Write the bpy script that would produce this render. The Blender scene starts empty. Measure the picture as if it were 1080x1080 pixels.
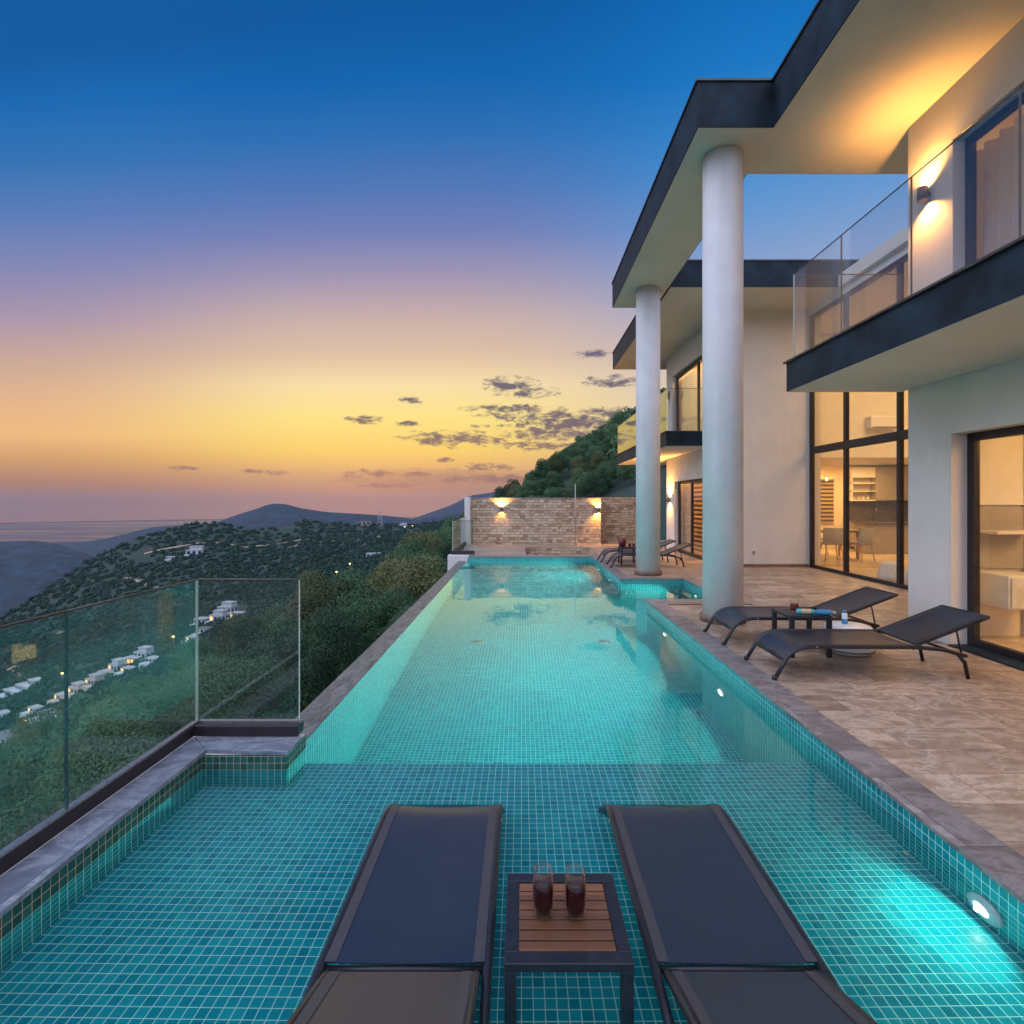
import bpy, bmesh, math, random
import numpy as np
from mathutils import Vector, Matrix
R = math.radians
random.seed(7); rng = np.random.default_rng(11)
scene = bpy.context.scene
COL = scene.collection
KIDS = {}

# ------------------------------------------------------------------ helpers
def link(o, parent=None):
    COL.objects.link(o)
    if parent is not None:
        o.parent = parent
        KIDS.setdefault(parent.name, []).append(o)
    return o

def wloc(o):
    v = Vector((0, 0, 0))
    while o is not None:
        v = v + o.location
        o = o.parent
    return v

def tag(o, label=None, cat=None, group=None, kind=None):
    if label: o['label'] = label
    if cat: o['category'] = cat
    if group: o['group'] = group
    if kind: o['kind'] = kind
    return o

def thing(name, label, cat, loc=(0, 0, 0), rz=0, group=None):
    o = bpy.data.objects.new(name, None)
    o.empty_display_size = .1
    o.location = loc; o.rotation_euler = (0, 0, rz)
    link(o)
    return tag(o, label, cat, group)

def copy_tree(o, parent=None, label=None):
    c = o.copy(); link(c, parent)
    if label: c['label'] = label
    for ch in KIDS.get(o.name, []):
        copy_tree(ch, c)
    return c

class MB:
    def __init__(s):
        s.v = []; s.f = []; s.mi = []; s.m = 0; s.sm = []; s.smooth = False
    def face(s, ids):
        s.f.append(ids); s.mi.append(s.m); s.sm.append(s.smooth)
    def add(s, verts, faces):
        b = len(s.v); s.v += [tuple(v) for v in verts]
        for f in faces: s.face([b + i for i in f])
    def box(s, x0, x1, y0, y1, z0, z1):
        x0, x1 = min(x0, x1), max(x0, x1); y0, y1 = min(y0, y1), max(y0, y1); z0, z1 = min(z0, z1), max(z0, z1)
        s.add([(x0,y0,z0),(x1,y0,z0),(x1,y1,z0),(x0,y1,z0),(x0,y0,z1),(x1,y0,z1),(x1,y1,z1),(x0,y1,z1)],
              [(3,2,1,0),(4,5,6,7),(0,1,5,4),(1,2,6,5),(2,3,7,6),(3,0,4,7)])
        return s
    def prism(s, poly, z0, z1):
        n = len(poly)
        a = sum(poly[i][0]*poly[(i+1)%n][1]-poly[(i+1)%n][0]*poly[i][1] for i in range(n))
        if a < 0: poly = poly[::-1]
        s.add([(x,y,z0) for x,y in poly]+[(x,y,z1) for x,y in poly],
              [tuple(range(n-1,-1,-1)), tuple(range(n,2*n))]+[(i,(i+1)%n,n+(i+1)%n,n+i) for i in range(n)])
        return s
    def hexa(s, bot, top):   # two quads, ccw from above
        s.add(list(bot)+list(top), [(3,2,1,0),(4,5,6,7),(0,1,5,4),(1,2,6,5),(2,3,7,6),(3,0,4,7)])
        return s
    def quad(s, a, b, c, d):
        s.add([a,b,c,d], [(0,1,2,3)]); return s
    def tube(s, pts, r, seg=10, cap=True, flat=None):
        pts = [Vector(p) for p in pts]; n = len(pts)
        rs = r if isinstance(r, (list, tuple)) else [r]*n
        old = s.smooth; s.smooth = True
        rings = []; prev = None
        for i, p in enumerate(pts):
            t = (pts[min(i+1,n-1)]-pts[max(i-1,0)]).normalized()
            if prev is None:
                up = Vector((0,0,1)) if abs(t.z) < .9 else Vector((0,1,0))
                u = t.cross(up).normalized()
            else:
                u = (prev - t*prev.dot(t)).normalized()
            prev = u; w = t.cross(u)
            rings.append([p+(u*math.cos(2*math.pi*k/seg)*(flat or 1)+w*math.sin(2*math.pi*k/seg))*rs[i] for k in range(seg)])
        b = len(s.v)
        for rg in rings: s.v += [tuple(v) for v in rg]
        for i in range(n-1):
            for k in range(seg):
                k2 = (k+1)%seg
                s.face([b+i*seg+k, b+i*seg+k2, b+(i+1)*seg+k2, b+(i+1)*seg+k][::-1])
        s.smooth = old
        if cap:
            s.face([b+k for k in range(seg)]); s.face([b+(n-1)*seg+k for k in range(seg)][::-1])
        return s
    def lathe(s, prof, c=(0,0,0), seg=32, ax='z'):
        old = s.smooth; s.smooth = True
        b = len(s.v); n = len(prof)
        for r, z in prof:
            for k in range(seg):
                a = 2*math.pi*k/seg
                p = (r*math.cos(a), r*math.sin(a), z)
                if ax == 'x': p = (z, p[0], p[1])
                if ax == 'y': p = (p[1], z, p[0])
                s.v.append((c[0]+p[0], c[1]+p[1], c[2]+p[2]))
        for i in range(n-1):
            for k in range(seg):
                k2 = (k+1)%seg
                s.face([b+i*seg+k, b+i*seg+k2, b+(i+1)*seg+k2, b+(i+1)*seg+k])
        s.smooth = old
        if prof[0][0] > 1e-4: s.face([b+k for k in range(seg)][::-1])
        if prof[-1][0] > 1e-4: s.face([b+(n-1)*seg+k for k in range(seg)])
        return s
    def build(s, name, mats, parent=None, bevel=0, kind=None, label=None, cat=None, group=None):
        me = bpy.data.meshes.new(name)
        off = wloc(parent) if parent is not None else Vector((0,0,0))
        me.from_pydata([(x-off.x, y-off.y, z-off.z) for x,y,z in s.v], [], s.f)
        if not isinstance(mats, (list, tuple)): mats = [mats]
        for m in mats: me.materials.append(m)
        me.polygons.foreach_set('material_index', s.mi)
        me.polygons.foreach_set('use_smooth', s.sm)
        if bevel:
            bm = bmesh.new(); bm.from_mesh(me)
            bm.normal_update()
            es = [e for e in bm.edges if len(e.link_faces) == 2 and e.calc_face_angle(0) > .5]
            bmesh.ops.bevel(bm, geom=es, offset=bevel, segments=2, affect='EDGES', profile=.5, clamp_overlap=True)
            bm.to_mesh(me); bm.free()
        me.update()
        box_uv(me, off)
        o = bpy.data.objects.new(name, me)
        link(o, parent)
        tag(o, label, cat, group, kind)
        return o

def box_uv(me, off):
    uv = me.uv_layers.new(name='UVMap')
    nl = len(me.loops)
    if nl == 0: return
    co = np.empty(len(me.vertices)*3, np.float32); me.vertices.foreach_get('co', co); co = co.reshape(-1,3)+np.array(off, np.float32)
    vi = np.empty(nl, np.int32); me.loops.foreach_get('vertex_index', vi)
    no = np.empty(len(me.polygons)*3, np.float32); me.polygons.foreach_get('normal', no); no = np.abs(no.reshape(-1,3))
    tot = np.empty(len(me.polygons), np.int32); me.polygons.foreach_get('loop_total', tot)
    fn = np.repeat(no, tot, axis=0); c = co[vi]
    d = np.argmax(fn*np.array([1,1,1.001]), axis=1)
    u = np.where(d==0, c[:,1], c[:,0]); v = np.where(d==2, c[:,1], c[:,2])
    uv.data.foreach_set('uv', np.stack([u,v],1).astype(np.float32).ravel())

# ------------------------------------------------------------------ materials
def lin(r, g, b):
    f = lambda c: (c/255/12.92) if c/255 <= .04045 else ((c/255+.055)/1.055)**2.4
    return (f(r), f(g), f(b), 1)

class NT:
    def __init__(s, nt): s.nt = nt; s.n = nt.nodes; s.l = nt.links
    def new(s, t, **kw):
        n = s.n.new(t)
        for k, v in kw.items(): setattr(n, k, v)
        return n
    def put(s, sock, v):
        if v is None: return
        if isinstance(v, bpy.types.NodeSocket): s.l.new(v, sock)
        else: sock.default_value = v
    def m(s, op, a, b=None, c=None, clamp=False):
        n = s.new('ShaderNodeMath', operation=op); n.use_clamp = clamp
        s.put(n.inputs[0], a); s.put(n.inputs[1], b); s.put(n.inputs[2], c)
        return n.outputs[0]
    def mix(s, f, a, b, mode='MIX'):
        n = s.new('ShaderNodeMix', data_type='RGBA', blend_type=mode)
        s.put(n.inputs[0], f); s.put(n.inputs[6], a); s.put(n.inputs[7], b)
        return n.outputs[2]
    def noise(s, vec, scale, detail=4, rough=.55, dist=0):
        n = s.new('ShaderNodeTexNoise')
        if vec is not None: s.l.new(vec, n.inputs['Vector'])
        n.inputs['Scale'].default_value = scale; n.inputs['Detail'].default_value = detail
        n.inputs['Roughness'].default_value = rough; n.inputs['Distortion'].default_value = dist
        return n.outputs[0]
    def ramp(s, f, stops, interp='LINEAR'):
        n = s.new('ShaderNodeValToRGB'); cr = n.color_ramp; cr.interpolation = interp
        while len(cr.elements) > 1: cr.elements.remove(cr.elements[-1])
        cr.elements[0].position = stops[0][0]; cr.elements[0].color = stops[0][1]
        for p, c in stops[1:]:
            e = cr.elements.new(p); e.color = c
        s.l.new(f, n.inputs[0]); return n.outputs[0]
    def scale(s, vec, sx, sy, sz):
        n = s.new('ShaderNodeMapping'); n.inputs['Scale'].default_value = (sx, sy, sz)
        s.l.new(vec, n.inputs[0]); return n.outputs[0]
    def bump(s, h, strength=.3, dist=.01):
        n = s.new('ShaderNodeBump'); n.inputs['Strength'].default_value = strength; n.inputs['Distance'].default_value = dist
        s.l.new(h, n.inputs['Height']); return n.outputs[0]

def newmat(name):
    m = bpy.data.materials.new(name); m.use_nodes = True
    t = NT(m.node_tree); t.n.clear()
    out = t.new('ShaderNodeOutputMaterial'); p = t.new('ShaderNodeBsdfPrincipled')
    t.l.new(p.outputs[0], out.inputs[0])
    return m, t, p, out

def coords(t, which='Object'):
    return t.new('ShaderNodeTexCoord').outputs[which]
def gpos(t): return t.new('ShaderNodeNewGeometry').outputs['Position']

def simple(name, col, rough=.5, metal=0, var=.15, vscale=8, bump=0, bscale=60, spec=None, coat=0, streak=0):
    m, t, p, o = newmat(name)
    pos = gpos(t)
    n = t.noise(pos, vscale, 5)
    c2 = tuple(max(0, c*(1-var)) for c in col[:3])+(1,)
    c1 = tuple(min(1, c*(1+var)) for c in col[:3])+(1,)
    cc = t.ramp(n, [(.3, c2), (.7, c1)])
    if streak:   # rain streaks and grime: long in z, short across
        q = t.noise(t.scale(pos, 7, 7, .35), 1.0, 6, .65)
        q2 = t.noise(pos, .8, 4)
        q = t.m('MULTIPLY', t.m('MULTIPLY_ADD', q, 3.2, -1.35, clamp=True), t.m('MULTIPLY_ADD', q2, 2.0, -.5, clamp=True))
        cc = t.mix(t.m('MULTIPLY', q, streak), cc, tuple(c*.5 for c in col[:3])+(1,))
    t.put(p.inputs['Base Color'], cc)
    rr = t.m('MULTIPLY_ADD', n, .2, rough-.1)
    t.put(p.inputs['Roughness'], rr); p.inputs['Metallic'].default_value = metal
    if spec is not None: p.inputs['Specular IOR Level'].default_value = spec
    if coat: p.inputs['Coat Weight'].default_value = coat
    if bump: t.put(p.inputs['Normal'], t.bump(t.noise(pos, bscale, 4), bump, .004))
    return m

def emis(name, col, strength):
    m, t, p, o = newmat(name)
    p.inputs['Base Color'].default_value = col
    p.inputs['Emission Color'].default_value = col; p.inputs['Emission Strength'].default_value = strength
    return m

def tilemat(name, t_sz, c_dark, c_light, grout, gw=.075, rough=.18):
    m, t, p, o = newmat(name)
    uv = t.new('ShaderNodeSeparateXYZ'); t.l.new(coords(t, 'UV'), uv.inputs[0])
    u = t.m('DIVIDE', uv.outputs[0], t_sz); v = t.m('DIVIDE', uv.outputs[1], t_sz)
    fu = t.m('FRACT', u); fv = t.m('FRACT', v)
    def edge(f):
        d = t.m('ABSOLUTE', t.m('SUBTRACT', f, .5))
        return t.m('GREATER_THAN', d, .5-gw/2)
    g = t.m('MAXIMUM', edge(fu), edge(fv))
    cell = t.new('ShaderNodeCombineXYZ'); t.put(cell.inputs[0], t.m('FLOOR', u)); t.put(cell.inputs[1], t.m('FLOOR', v))
    wn = t.new('ShaderNodeTexWhiteNoise', noise_dimensions='3D'); t.l.new(cell.outputs[0], wn.inputs['Vector'])
    big = t.noise(gpos(t), 1.3, 3)
    f = t.m('ADD', t.m('MULTIPLY', wn.outputs[0], .8), t.m('MULTIPLY', t.m('SUBTRACT', big, .5), .9), clamp=True)
    col = t.mix(f, c_dark, c_light)
    gcol = t.mix(t.noise(gpos(t), 9, 3), tuple(x*.75 for x in grout[:3])+(1,), grout)
    t.put(p.inputs['Base Color'], t.mix(g, col, gcol))
    t.put(p.inputs['Roughness'], t.m('MULTIPLY_ADD', g, .5, rough))
    hb = t.m('ADD', t.m('MULTIPLY', g, -1.0), t.m('MULTIPLY', t.noise(gpos(t), 45, 2), .25))
    t.put(p.inputs['Normal'], t.bump(hb, .35, .002))
    return m

def glassmat(name, tint, f0=.05, rough=.0, dirt=.0):
    m, t, p, o = newmat(name); t.n.remove(p)
    lw = t.new('ShaderNodeLayerWeight'); lw.inputs[0].default_value = .5
    fr = t.m('MULTIPLY_ADD', t.m('POWER', lw.outputs['Facing'], 5.0), 1-f0, f0)
    tr = t.new('ShaderNodeBsdfTransparent'); tr.inputs[0].default_value = tint
    gl = t.new('ShaderNodeBsdfGlossy'); gl.inputs['Roughness'].default_value = rough
    gl.inputs[0].default_value = (.95, .97, .97, 1)
    mx = t.new('ShaderNodeMixShader'); t.l.new(fr, mx.inputs[0]); t.l.new(tr.outputs[0], mx.inputs[1]); t.l.new(gl.outputs[0], mx.inputs[2])
    last = mx.outputs[0]
    if dirt:
        df = t.new('ShaderNodeBsdfDiffuse'); df.inputs[0].default_value = (.6, .6, .58, 1)
        n = t.m('MULTIPLY', t.m('POWER', t.noise(gpos(t), 70, 3), 4), dirt)
        m2 = t.new('ShaderNodeMixShader'); t.l.new(n, m2.inputs[0]); t.l.new(last, m2.inputs[1]); t.l.new(df.outputs[0], m2.inputs[2])
        last = m2.outputs[0]
    t.l.new(last, o.inputs[0])
    return m

M = {}
M['render'] = simple('white_render', (.72, .69, .65, 1), .8, var=.07, vscale=1.6, bump=.5, bscale=70, streak=.16)
M['soffit'] = simple('soffit_plaster', (.70, .64, .56, 1), .85, var=.07, vscale=1.0, bump=.25, bscale=50, streak=.15)
M['column'] = simple('column_plaster', (.70, .70, .71, 1), .75, var=.09, vscale=2.2, bump=.55, bscale=90, streak=.35)
M['fascia'] = simple('dark_stone_fascia', (.012, .026, .042, 1), .6, var=.6, vscale=3, bump=.4, bscale=30, spec=.22)
M['flash'] = simple('metal_flashing', (.10, .095, .09, 1), .4, metal=.7, var=.2)
M['frame'] = simple('dark_aluminium', (.030, .026, .028, 1), .38, metal=.3, var=.2, vscale=20)
M['rail'] = simple('black_rail', (.018, .012, .016, 1), .45, var=.3, vscale=20)
M['tube'] = simple('lounger_tube', (.020, .022, .030, 1), .34, metal=.2, var=.25, vscale=25)
M['int_wall'] = simple('interior_paint', (.72, .64, .52, 1), .85, var=.03)
M['int_white'] = simple('interior_white', (.76, .72, .64, 1), .5, var=.04)
M['cab'] = simple('cabinet_grey', (.36, .32, .27, 1), .4, var=.08)
M['cab_dark'] = simple('backsplash_stone', (.10, .085, .075, 1), .3, var=.4, vscale=6)
M['wood_chair'] = simple('pale_wood', (.45, .28, .13, 1), .5, var=.2, vscale=12)
M['chair_seat'] = simple('grey_upholstery', (.30, .28, .27, 1), .85, var=.12, vscale=30)
M['cushion'] = simple('cushion_cloth', (.62, .56, .50, 1), .9, var=.12, vscale=14, bump=.2)
M['base_tan'] = simple('skirting_stone', (.20, .13, .10, 1), .6, var=.3)
M['white_plastic'] = simple('white_plastic', (.75, .74, .72, 1), .35, var=.03)
M['steel'] = simple('brushed_steel', (.45, .44, .43, 1), .3, metal=1, var=.12, vscale=40)
M['lamp_body'] = simple('lamp_body', (.16, .14, .12, 1), .4, metal=.6, var=.15)
M['lamp_dark'] = simple('lamp_dark', (.03, .03, .03, 1), .4, var=.15)
M['glow'] = emis('lamp_glow', (1, .72, .30, 1), 30)
M['glow_soft'] = emis('downlight_glow', (1, .74, .36, 1), 9)
M['pool_glow'] = emis('pool_light_glow', (.95, 1, .84, 1), 2.2)
M['red'] = simple('red_glaze', (.14, .012, .014, 1), .3, var=.2)
M['can_white'] = simple('can_white', (.65, .70, .72, 1), .35, var=.05)
M['can_blue'] = simple('can_blue', (.04, .22, .42, 1), .35, var=.1)
M['can_teal'] = simple('can_teal', (.06, .40, .42, 1), .35, var=.1)
M['tan_cloth'] = simple('tan_label', (.50, .40, .24, 1), .6, var=.2, vscale=30)
M['glass_rail'] = glassmat('railing_glass', (.93, .982, .965, 1), .055, dirt=.14)
M['glass_balcony'] = glassmat('balcony_glass', (.95,.96,.97,1), .06, dirt=.08)
M['glass_win'] = glassmat('window_glass', (.93, .95, .94, 1), .05)
M['glass_edge'] = simple('glass_edge', (.55, .58, .48, 1), .2, var=.1)
M['glass_edge_dark'] = simple('glass_joint', (.02, .07, .07, 1), .25, var=.1)
M['tile'] = tilemat('pool_mosaic', .0425, (.003, .205, .25, 1), (.014, .35, .365, 1), (.52, .80, .70, 1))
M['tile_dry'] = tilemat('waterline_mosaic', .0425, (.010, .07, .06, 1), (.03, .14, .12, 1), (.52, .38, .22, 1))

def stone_paving(name, w, h, c1, c2, cv, joint, rough=.42, veins=.5, offs=.5, scale=1.0):
    m, t, p, o = newmat(name)
    uv = coords(t, 'UV')
    br = t.new('ShaderNodeTexBrick'); t.l.new(uv, br.inputs['Vector'])
    br.offset = offs; br.offset_frequency = 2
    br.inputs['Color1'].default_value = (0,0,0,1); br.inputs['Color2'].default_value = (1,1,1,1); br.inputs['Mortar'].default_value = (.5,.5,.5,1)
    br.inputs['Scale'].default_value = 1; br.inputs['Mortar Size'].default_value = .0022; br.inputs['Brick Width'].default_value = w; br.inputs['Row Height'].default_value = h
    br.inputs['Bias'].default_value = 0; br.inputs['Mortar Smooth'].default_value = .1
    pos = gpos(t)
    # shift the figure of each slab
    va = t.new('ShaderNodeVectorMath', operation='MULTIPLY_ADD'); t.l.new(br.outputs['Color'], va.inputs[0]); va.inputs[1].default_value = (7,3,5); t.l.new(pos, va.inputs[2])
    big = t.noise(t.scale(va.outputs[0], 1.5*scale, 2.3*scale, 2*scale), 3.4, 10, .72, .5)
    fine = t.noise(t.scale(va.outputs[0], 4, 7, 6), 9, 7, .78, .3)
    vein = t.m('POWER', t.m('SUBTRACT', 1.0, t.m('ABSOLUTE', t.m('MULTIPLY_ADD', t.noise(t.scale(va.outputs[0], 1, 1.7, 1), 2.2*scale, 8, .68, .5), 2.0, -1.0))), 14)
    c = t.mix(t.m('MULTIPLY_ADD', big, 2.6, -.8, clamp=True), c1, c2)
    c = t.mix(t.m('MULTIPLY', t.m('SUBTRACT', fine, .35), .9, clamp=True), c, tuple(x*.55 for x in c1[:3])+(1,))
    c = t.mix(t.m('MULTIPLY', vein, veins), c, cv)
    tone = t.m('MULTIPLY_ADD', br.outputs['Color'], .45, .78)
    hs = t.new('ShaderNodeHueSaturation'); t.l.new(c, hs.inputs['Color']); t.l.new(tone, hs.inputs['Value'])
    c = t.mix(br.outputs['Fac'], hs.outputs[0], joint)
    t.put(p.inputs['Base Color'], c)
    t.put(p.inputs['Roughness'], t.m('MULTIPLY_ADD', fine, .3, rough-.15))
    t.put(p.inputs['Normal'], t.bump(t.m('SUBTRACT', t.m('MULTIPLY', fine, .5), br.outputs['Fac']), .3, .003))
    return m
M['deck'] = stone_paving('travertine_deck', .61, .305, (.20, .135, .095, 1), (.45, .335, .25, 1), (.68, .56, .45, 1), (.13, .095, .075, 1))
M['coping'] = stone_paving('marble_coping', 4.0, .6, (.115, .095, .10, 1), (.27, .235, .235, 1), (.46, .42, .41, 1), (.06, .05, .05, 1), veins=.5)
M['coping_y'] = stone_paving('marble_coping_long', 4.0, .6, (.115, .095, .10, 1), (.27, .235, .235, 1), (.46, .42, .41, 1), (.06, .05, .05, 1), veins=.5)
M['coping_l'] = stone_paving('blue_marble', 4.0, .9, (.10, .11, .15, 1), (.24, .26, .33, 1), (.50, .52, .58, 1), (.05, .05, .05, 1), veins=.5)
M['wet_stone'] = None
M['int_floor'] = stone_paving('interior_floor', .6, .6, (.48, .36, .24, 1), (.60, .48, .35, 1), (.70, .60, .48, 1), (.3, .22, .15, 1), rough=.25)

def wet():
    m, t, p, o = newmat('wet_weir_stone')
    pos = gpos(t)
    n = t.noise(t.scale(pos, 9, 3, 6), 1.5, 6, .65, .8)
    t.put(p.inputs['Base Color'], t.ramp(n, [(.3, (.05,.06,.065,1)), (.55, (.14,.15,.15,1)), (.75, (.26,.26,.25,1))]))
    w = t.noise(t.scale(pos, 16, 7, 10), 1.0, 4, .55, 1.2)
    p.inputs['Roughness'].default_value = .42; p.inputs['Specular IOR Level'].default_value = .3
    p.inputs['Coat Weight'].default_value = 0; p.inputs['Coat Roughness'].default_value = .05
    b = t.bump(w, .9, .03); t.put(p.inputs['Normal'], b); t.put(p.inputs['Coat Normal'], b)
    return m
M['wet_stone'] = wet()

def water():
    m, t, p, o = newmat('pool_water'); t.n.remove(p)
    g = t.new('ShaderNodeBsdfGlass'); g.inputs['IOR'].default_value = 1.333; g.inputs['Roughness'].default_value = 0
    g.inputs[0].default_value = (.86, 1, .99, 1)
    pos = gpos(t)
    a = t.noise(t.scale(pos, 1.0, .6, 1), 2.2, 2, .5); b = t.noise(pos, 9, 2, .5)
    h = t.m('ADD', a, t.m('MULTIPLY', b, .12))
    t.put(g.inputs['Normal'], t.bump(h, .038, .04))
    t.l.new(g.outputs[0], o.inputs[0])
    return m
M['water'] = water()

def masonry():
    m, t, p, o = newmat('split_sandstone')
    uv = coords(t, 'UV')
    nz = t.new('ShaderNodeTexNoise'); nz.inputs['Scale'].default_value = 1.7; t.l.new(uv, nz.inputs['Vector'])
    va = t.new('ShaderNodeVectorMath', operation='MULTIPLY_ADD'); t.l.new(nz.outputs['Color'], va.inputs[0]); va.inputs[1].default_value = (.09,.012,0); t.l.new(uv, va.inputs[2])
    outs = []
    for w, h, sc in ((.27, .095, 0), (.17, .095, 1)):
        br = t.new('ShaderNodeTexBrick'); t.l.new(va.outputs[0], br.inputs['Vector']); br.offset = .37; br.squash = .7; br.squash_frequency = 3
        br.inputs['Color1'].default_value = (0,0,0,1); br.inputs['Color2'].default_value = (1,1,1,1); br.inputs['Mortar'].default_value = (0,0,0,1)
        br.inputs['Scale'].default_value = 1; br.inputs['Mortar Size'].default_value = .006; br.inputs['Brick Width'].default_value = w; br.inputs['Row Height'].default_value = h
        outs.append(br)
    pick = t.m('GREATER_THAN', t.noise(t.scale(uv, .6, 3, 1), 1.2, 1), .5)
    fac = t.mix(pick, outs[0].outputs['Fac'], outs[1].outputs['Fac']); colr = t.mix(pick, outs[0].outputs['Color'], outs[1].outputs['Color'])
    n = t.noise(gpos(t), 14, 6, .65)
    c = t.ramp(colr, [(0, (.34,.23,.15,1)), (.3, (.52,.40,.28,1)), (.65, (.62,.51,.37,1)), (1, (.72,.63,.49,1))])
    c = t.mix(t.m('MULTIPLY', n, .8), c, (.22,.13,.08,1), 'MULTIPLY') if False else t.mix(t.m('MULTIPLY', t.m('SUBTRACT', n, .45), 1.1, clamp=True), c, (.34,.23,.15,1))
    c = t.mix(fac, c, (.20,.14,.10,1))
    t.put(p.inputs['Base Color'], c); p.inputs['Roughness'].default_value = .85
    hh = t.m('ADD', t.m('MULTIPLY', fac, -1.2), t.m('ADD', t.m('MULTIPLY', n, .6), t.m('MULTIPLY', colr, .5)))
    t.put(p.inputs['Normal'], t.bump(hh, .8, .015))
    return m
M['masonry'] = masonry()

def sling():
    m, t, p, o = newmat('sling_mesh')
    uv = t.new('ShaderNodeSeparateXYZ'); t.l.new(coords(t, 'Object'), uv.inputs[0])
    a = t.m('SINE', t.m('MULTIPLY', uv.outputs[0], 1900)); b = t.m('SINE', t.m('MULTIPLY', uv.outputs[1], 1900))
    w = t.m('MULTIPLY_ADD', t.m('MULTIPLY', a, b), .5, .5)
    big = t.noise(coords(t, 'Object'), 5, 4)
    fine = t.noise(coords(t, 'Object'), 420, 3, .8)
    c = t.mix(t.m('MULTIPLY_ADD', w, .4, t.m('MULTIPLY', t.m('ADD', big, t.m('MULTIPLY', fine, 1.6)), .42)), (.008,.015,.030,1), (.020,.033,.056,1))
    t.put(p.inputs['Base Color'], c)
    t.put(p.inputs['Roughness'], t.m('MULTIPLY_ADD', big, .12, .26))
    t.put(p.inputs['Normal'], t.bump(t.m('ADD', w, fine), .12, .0012))
    p.inputs['Specular IOR Level'].default_value = .62
    tr = t.new('ShaderNodeBsdfTransparent'); mx = t.new('ShaderNodeMixShader'); mx.inputs[0].default_value = .10
    t.l.new(p.outputs[0], mx.inputs[1]); t.l.new(tr.outputs[0], mx.inputs[2]); t.l.new(mx.outputs[0], o.inputs[0])
    return m
M['sling'] = sling()
M['band'] = simple('sling_edge_band', (.05, .046, .054, 1), .55, var=.15, vscale=60)

def wood():
    m, t, p, o = newmat('teak_slats')
    pos = coords(t, 'Object')
    n = t.noise(t.scale(pos, 3, 60, 20), 1.6, 5, .6, .8)
    sep = t.new('ShaderNodeSeparateXYZ'); t.l.new(pos, sep.inputs[0])
    row = t.new('ShaderNodeTexWhiteNoise', noise_dimensions='1D'); t.l.new(t.m('FLOOR', t.m('DIVIDE', t.m('ADD', sep.outputs[1], .001), .0485)), row.inputs['W'])
    c = t.mix(n, (.075,.028,.014,1), (.27,.115,.052,1))
    hs = t.new('ShaderNodeHueSaturation'); t.l.new(c, hs.inputs['Color']); t.put(hs.inputs['Value'], t.m('MULTIPLY_ADD', row.outputs[0], .6, .75))
    t.put(p.inputs['Base Color'], hs.outputs[0]); p.inputs['Roughness'].default_value = .42
    t.put(p.inputs['Normal'], t.bump(n, .15, .002))
    return m
M['wood'] = wood()

def liquid(name, col, rough=.02):
    m, t, p, o = newmat(name)
    p.inputs['Base Color'].default_value = col; p.inputs['Transmission Weight'].default_value = 0.0
    p.inputs['Roughness'].default_value = rough; p.inputs['IOR'].default_value = 1.33
    return m
M['drink'] = liquid('dark_drink', (.03, .002, .003, 1))
M['drink_red'] = liquid('red_drink', (.16, .012, .010, 1))
M['tumbler'] = glassmat('tumbler_glass', (.97, .99, .99, 1), .018)

def curtain(name, col, tr=.5, stripes=False):
    m, t, p, o = newmat(name); t.n.remove(p)
    d = t.new('ShaderNodeBsdfDiffuse'); l = t.new('ShaderNodeBsdfTranslucent')
    if stripes:
        s = t.new('ShaderNodeSeparateXYZ'); t.l.new(gpos(t), s.inputs[0])
        f = t.m('GREATER_THAN', t.m('FRACT', t.m('DIVIDE', s.outputs[2], .125)), .5)
        c = t.mix(f, (.16,.12,.08,1), col)
    else:
        c = t.mix(t.noise(t.scale(gpos(t), 6, 6, .4), 2, 3), tuple(x*.8 for x in col[:3])+(1,), col)
    t.put(d.inputs[0], c); t.put(l.inputs[0], c)
    mx = t.new('ShaderNodeMixShader'); mx.inputs[0].default_value = tr
    t.l.new(d.outputs[0], mx.inputs[1]); t.l.new(l.outputs[0], mx.inputs[2]); t.l.new(mx.outputs[0], o.inputs[0])
    return m
M['curtain'] = curtain('sheer_curtain', (.74,.69,.63,1), .22)
M['blind'] = curtain('zebra_blind', (.75,.58,.30,1), .55, True)

def foliage(name, dark, light, hue=.03):
    m, t, p, o = newmat(name)
    oi = t.new('ShaderNodeObjectInfo')
    n = t.noise(gpos(t), .9, 3); n2 = t.noise(gpos(t), 14, 2)
    f = t.m('ADD', t.m('MULTIPLY', n, .9), t.m('MULTIPLY_ADD', n2, .9, -.5), clamp=True)
    c = t.mix(f, dark, light)
    hs = t.new('ShaderNodeHueSaturation'); t.l.new(c, hs.inputs['Color'])
    t.put(hs.inputs['Value'], t.m('MULTIPLY_ADD', oi.outputs['Random'], .8, .6))
    t.put(hs.inputs['Hue'], t.m('MULTIPLY_ADD', oi.outputs['Random'], -hue*1.6, .5+hue*.6))
    t.put(p.inputs['Base Color'], hs.outputs[0]); p.inputs['Roughness'].default_value = .6
    p.inputs['Specular IOR Level'].default_value = .3
    tl = t.new('ShaderNodeBsdfTranslucent'); t.l.new(hs.outputs[0], tl.inputs[0])
    mx = t.new('ShaderNodeMixShader'); mx.inputs[0].default_value = .25
    t.l.new(p.outputs[0], mx.inputs[1]); t.l.new(tl.outputs[0], mx.inputs[2]); t.l.new(mx.outputs[0], o.inputs[0])
    return m
M['leaf'] = foliage('maquis_leaves', (.026,.088,.046,1), (.125,.22,.090,1))
M['leaf_olive'] = foliage('olive_leaves', (.058,.090,.036,1), (.185,.195,.080,1))
M['leaf_far'] = foliage('far_scrub', (.018,.072,.058,1), (.075,.17,.098,1))
M['bark'] = simple('bark', (.10,.075,.055,1), .9, var=.4, vscale=10, bump=.5)
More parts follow.
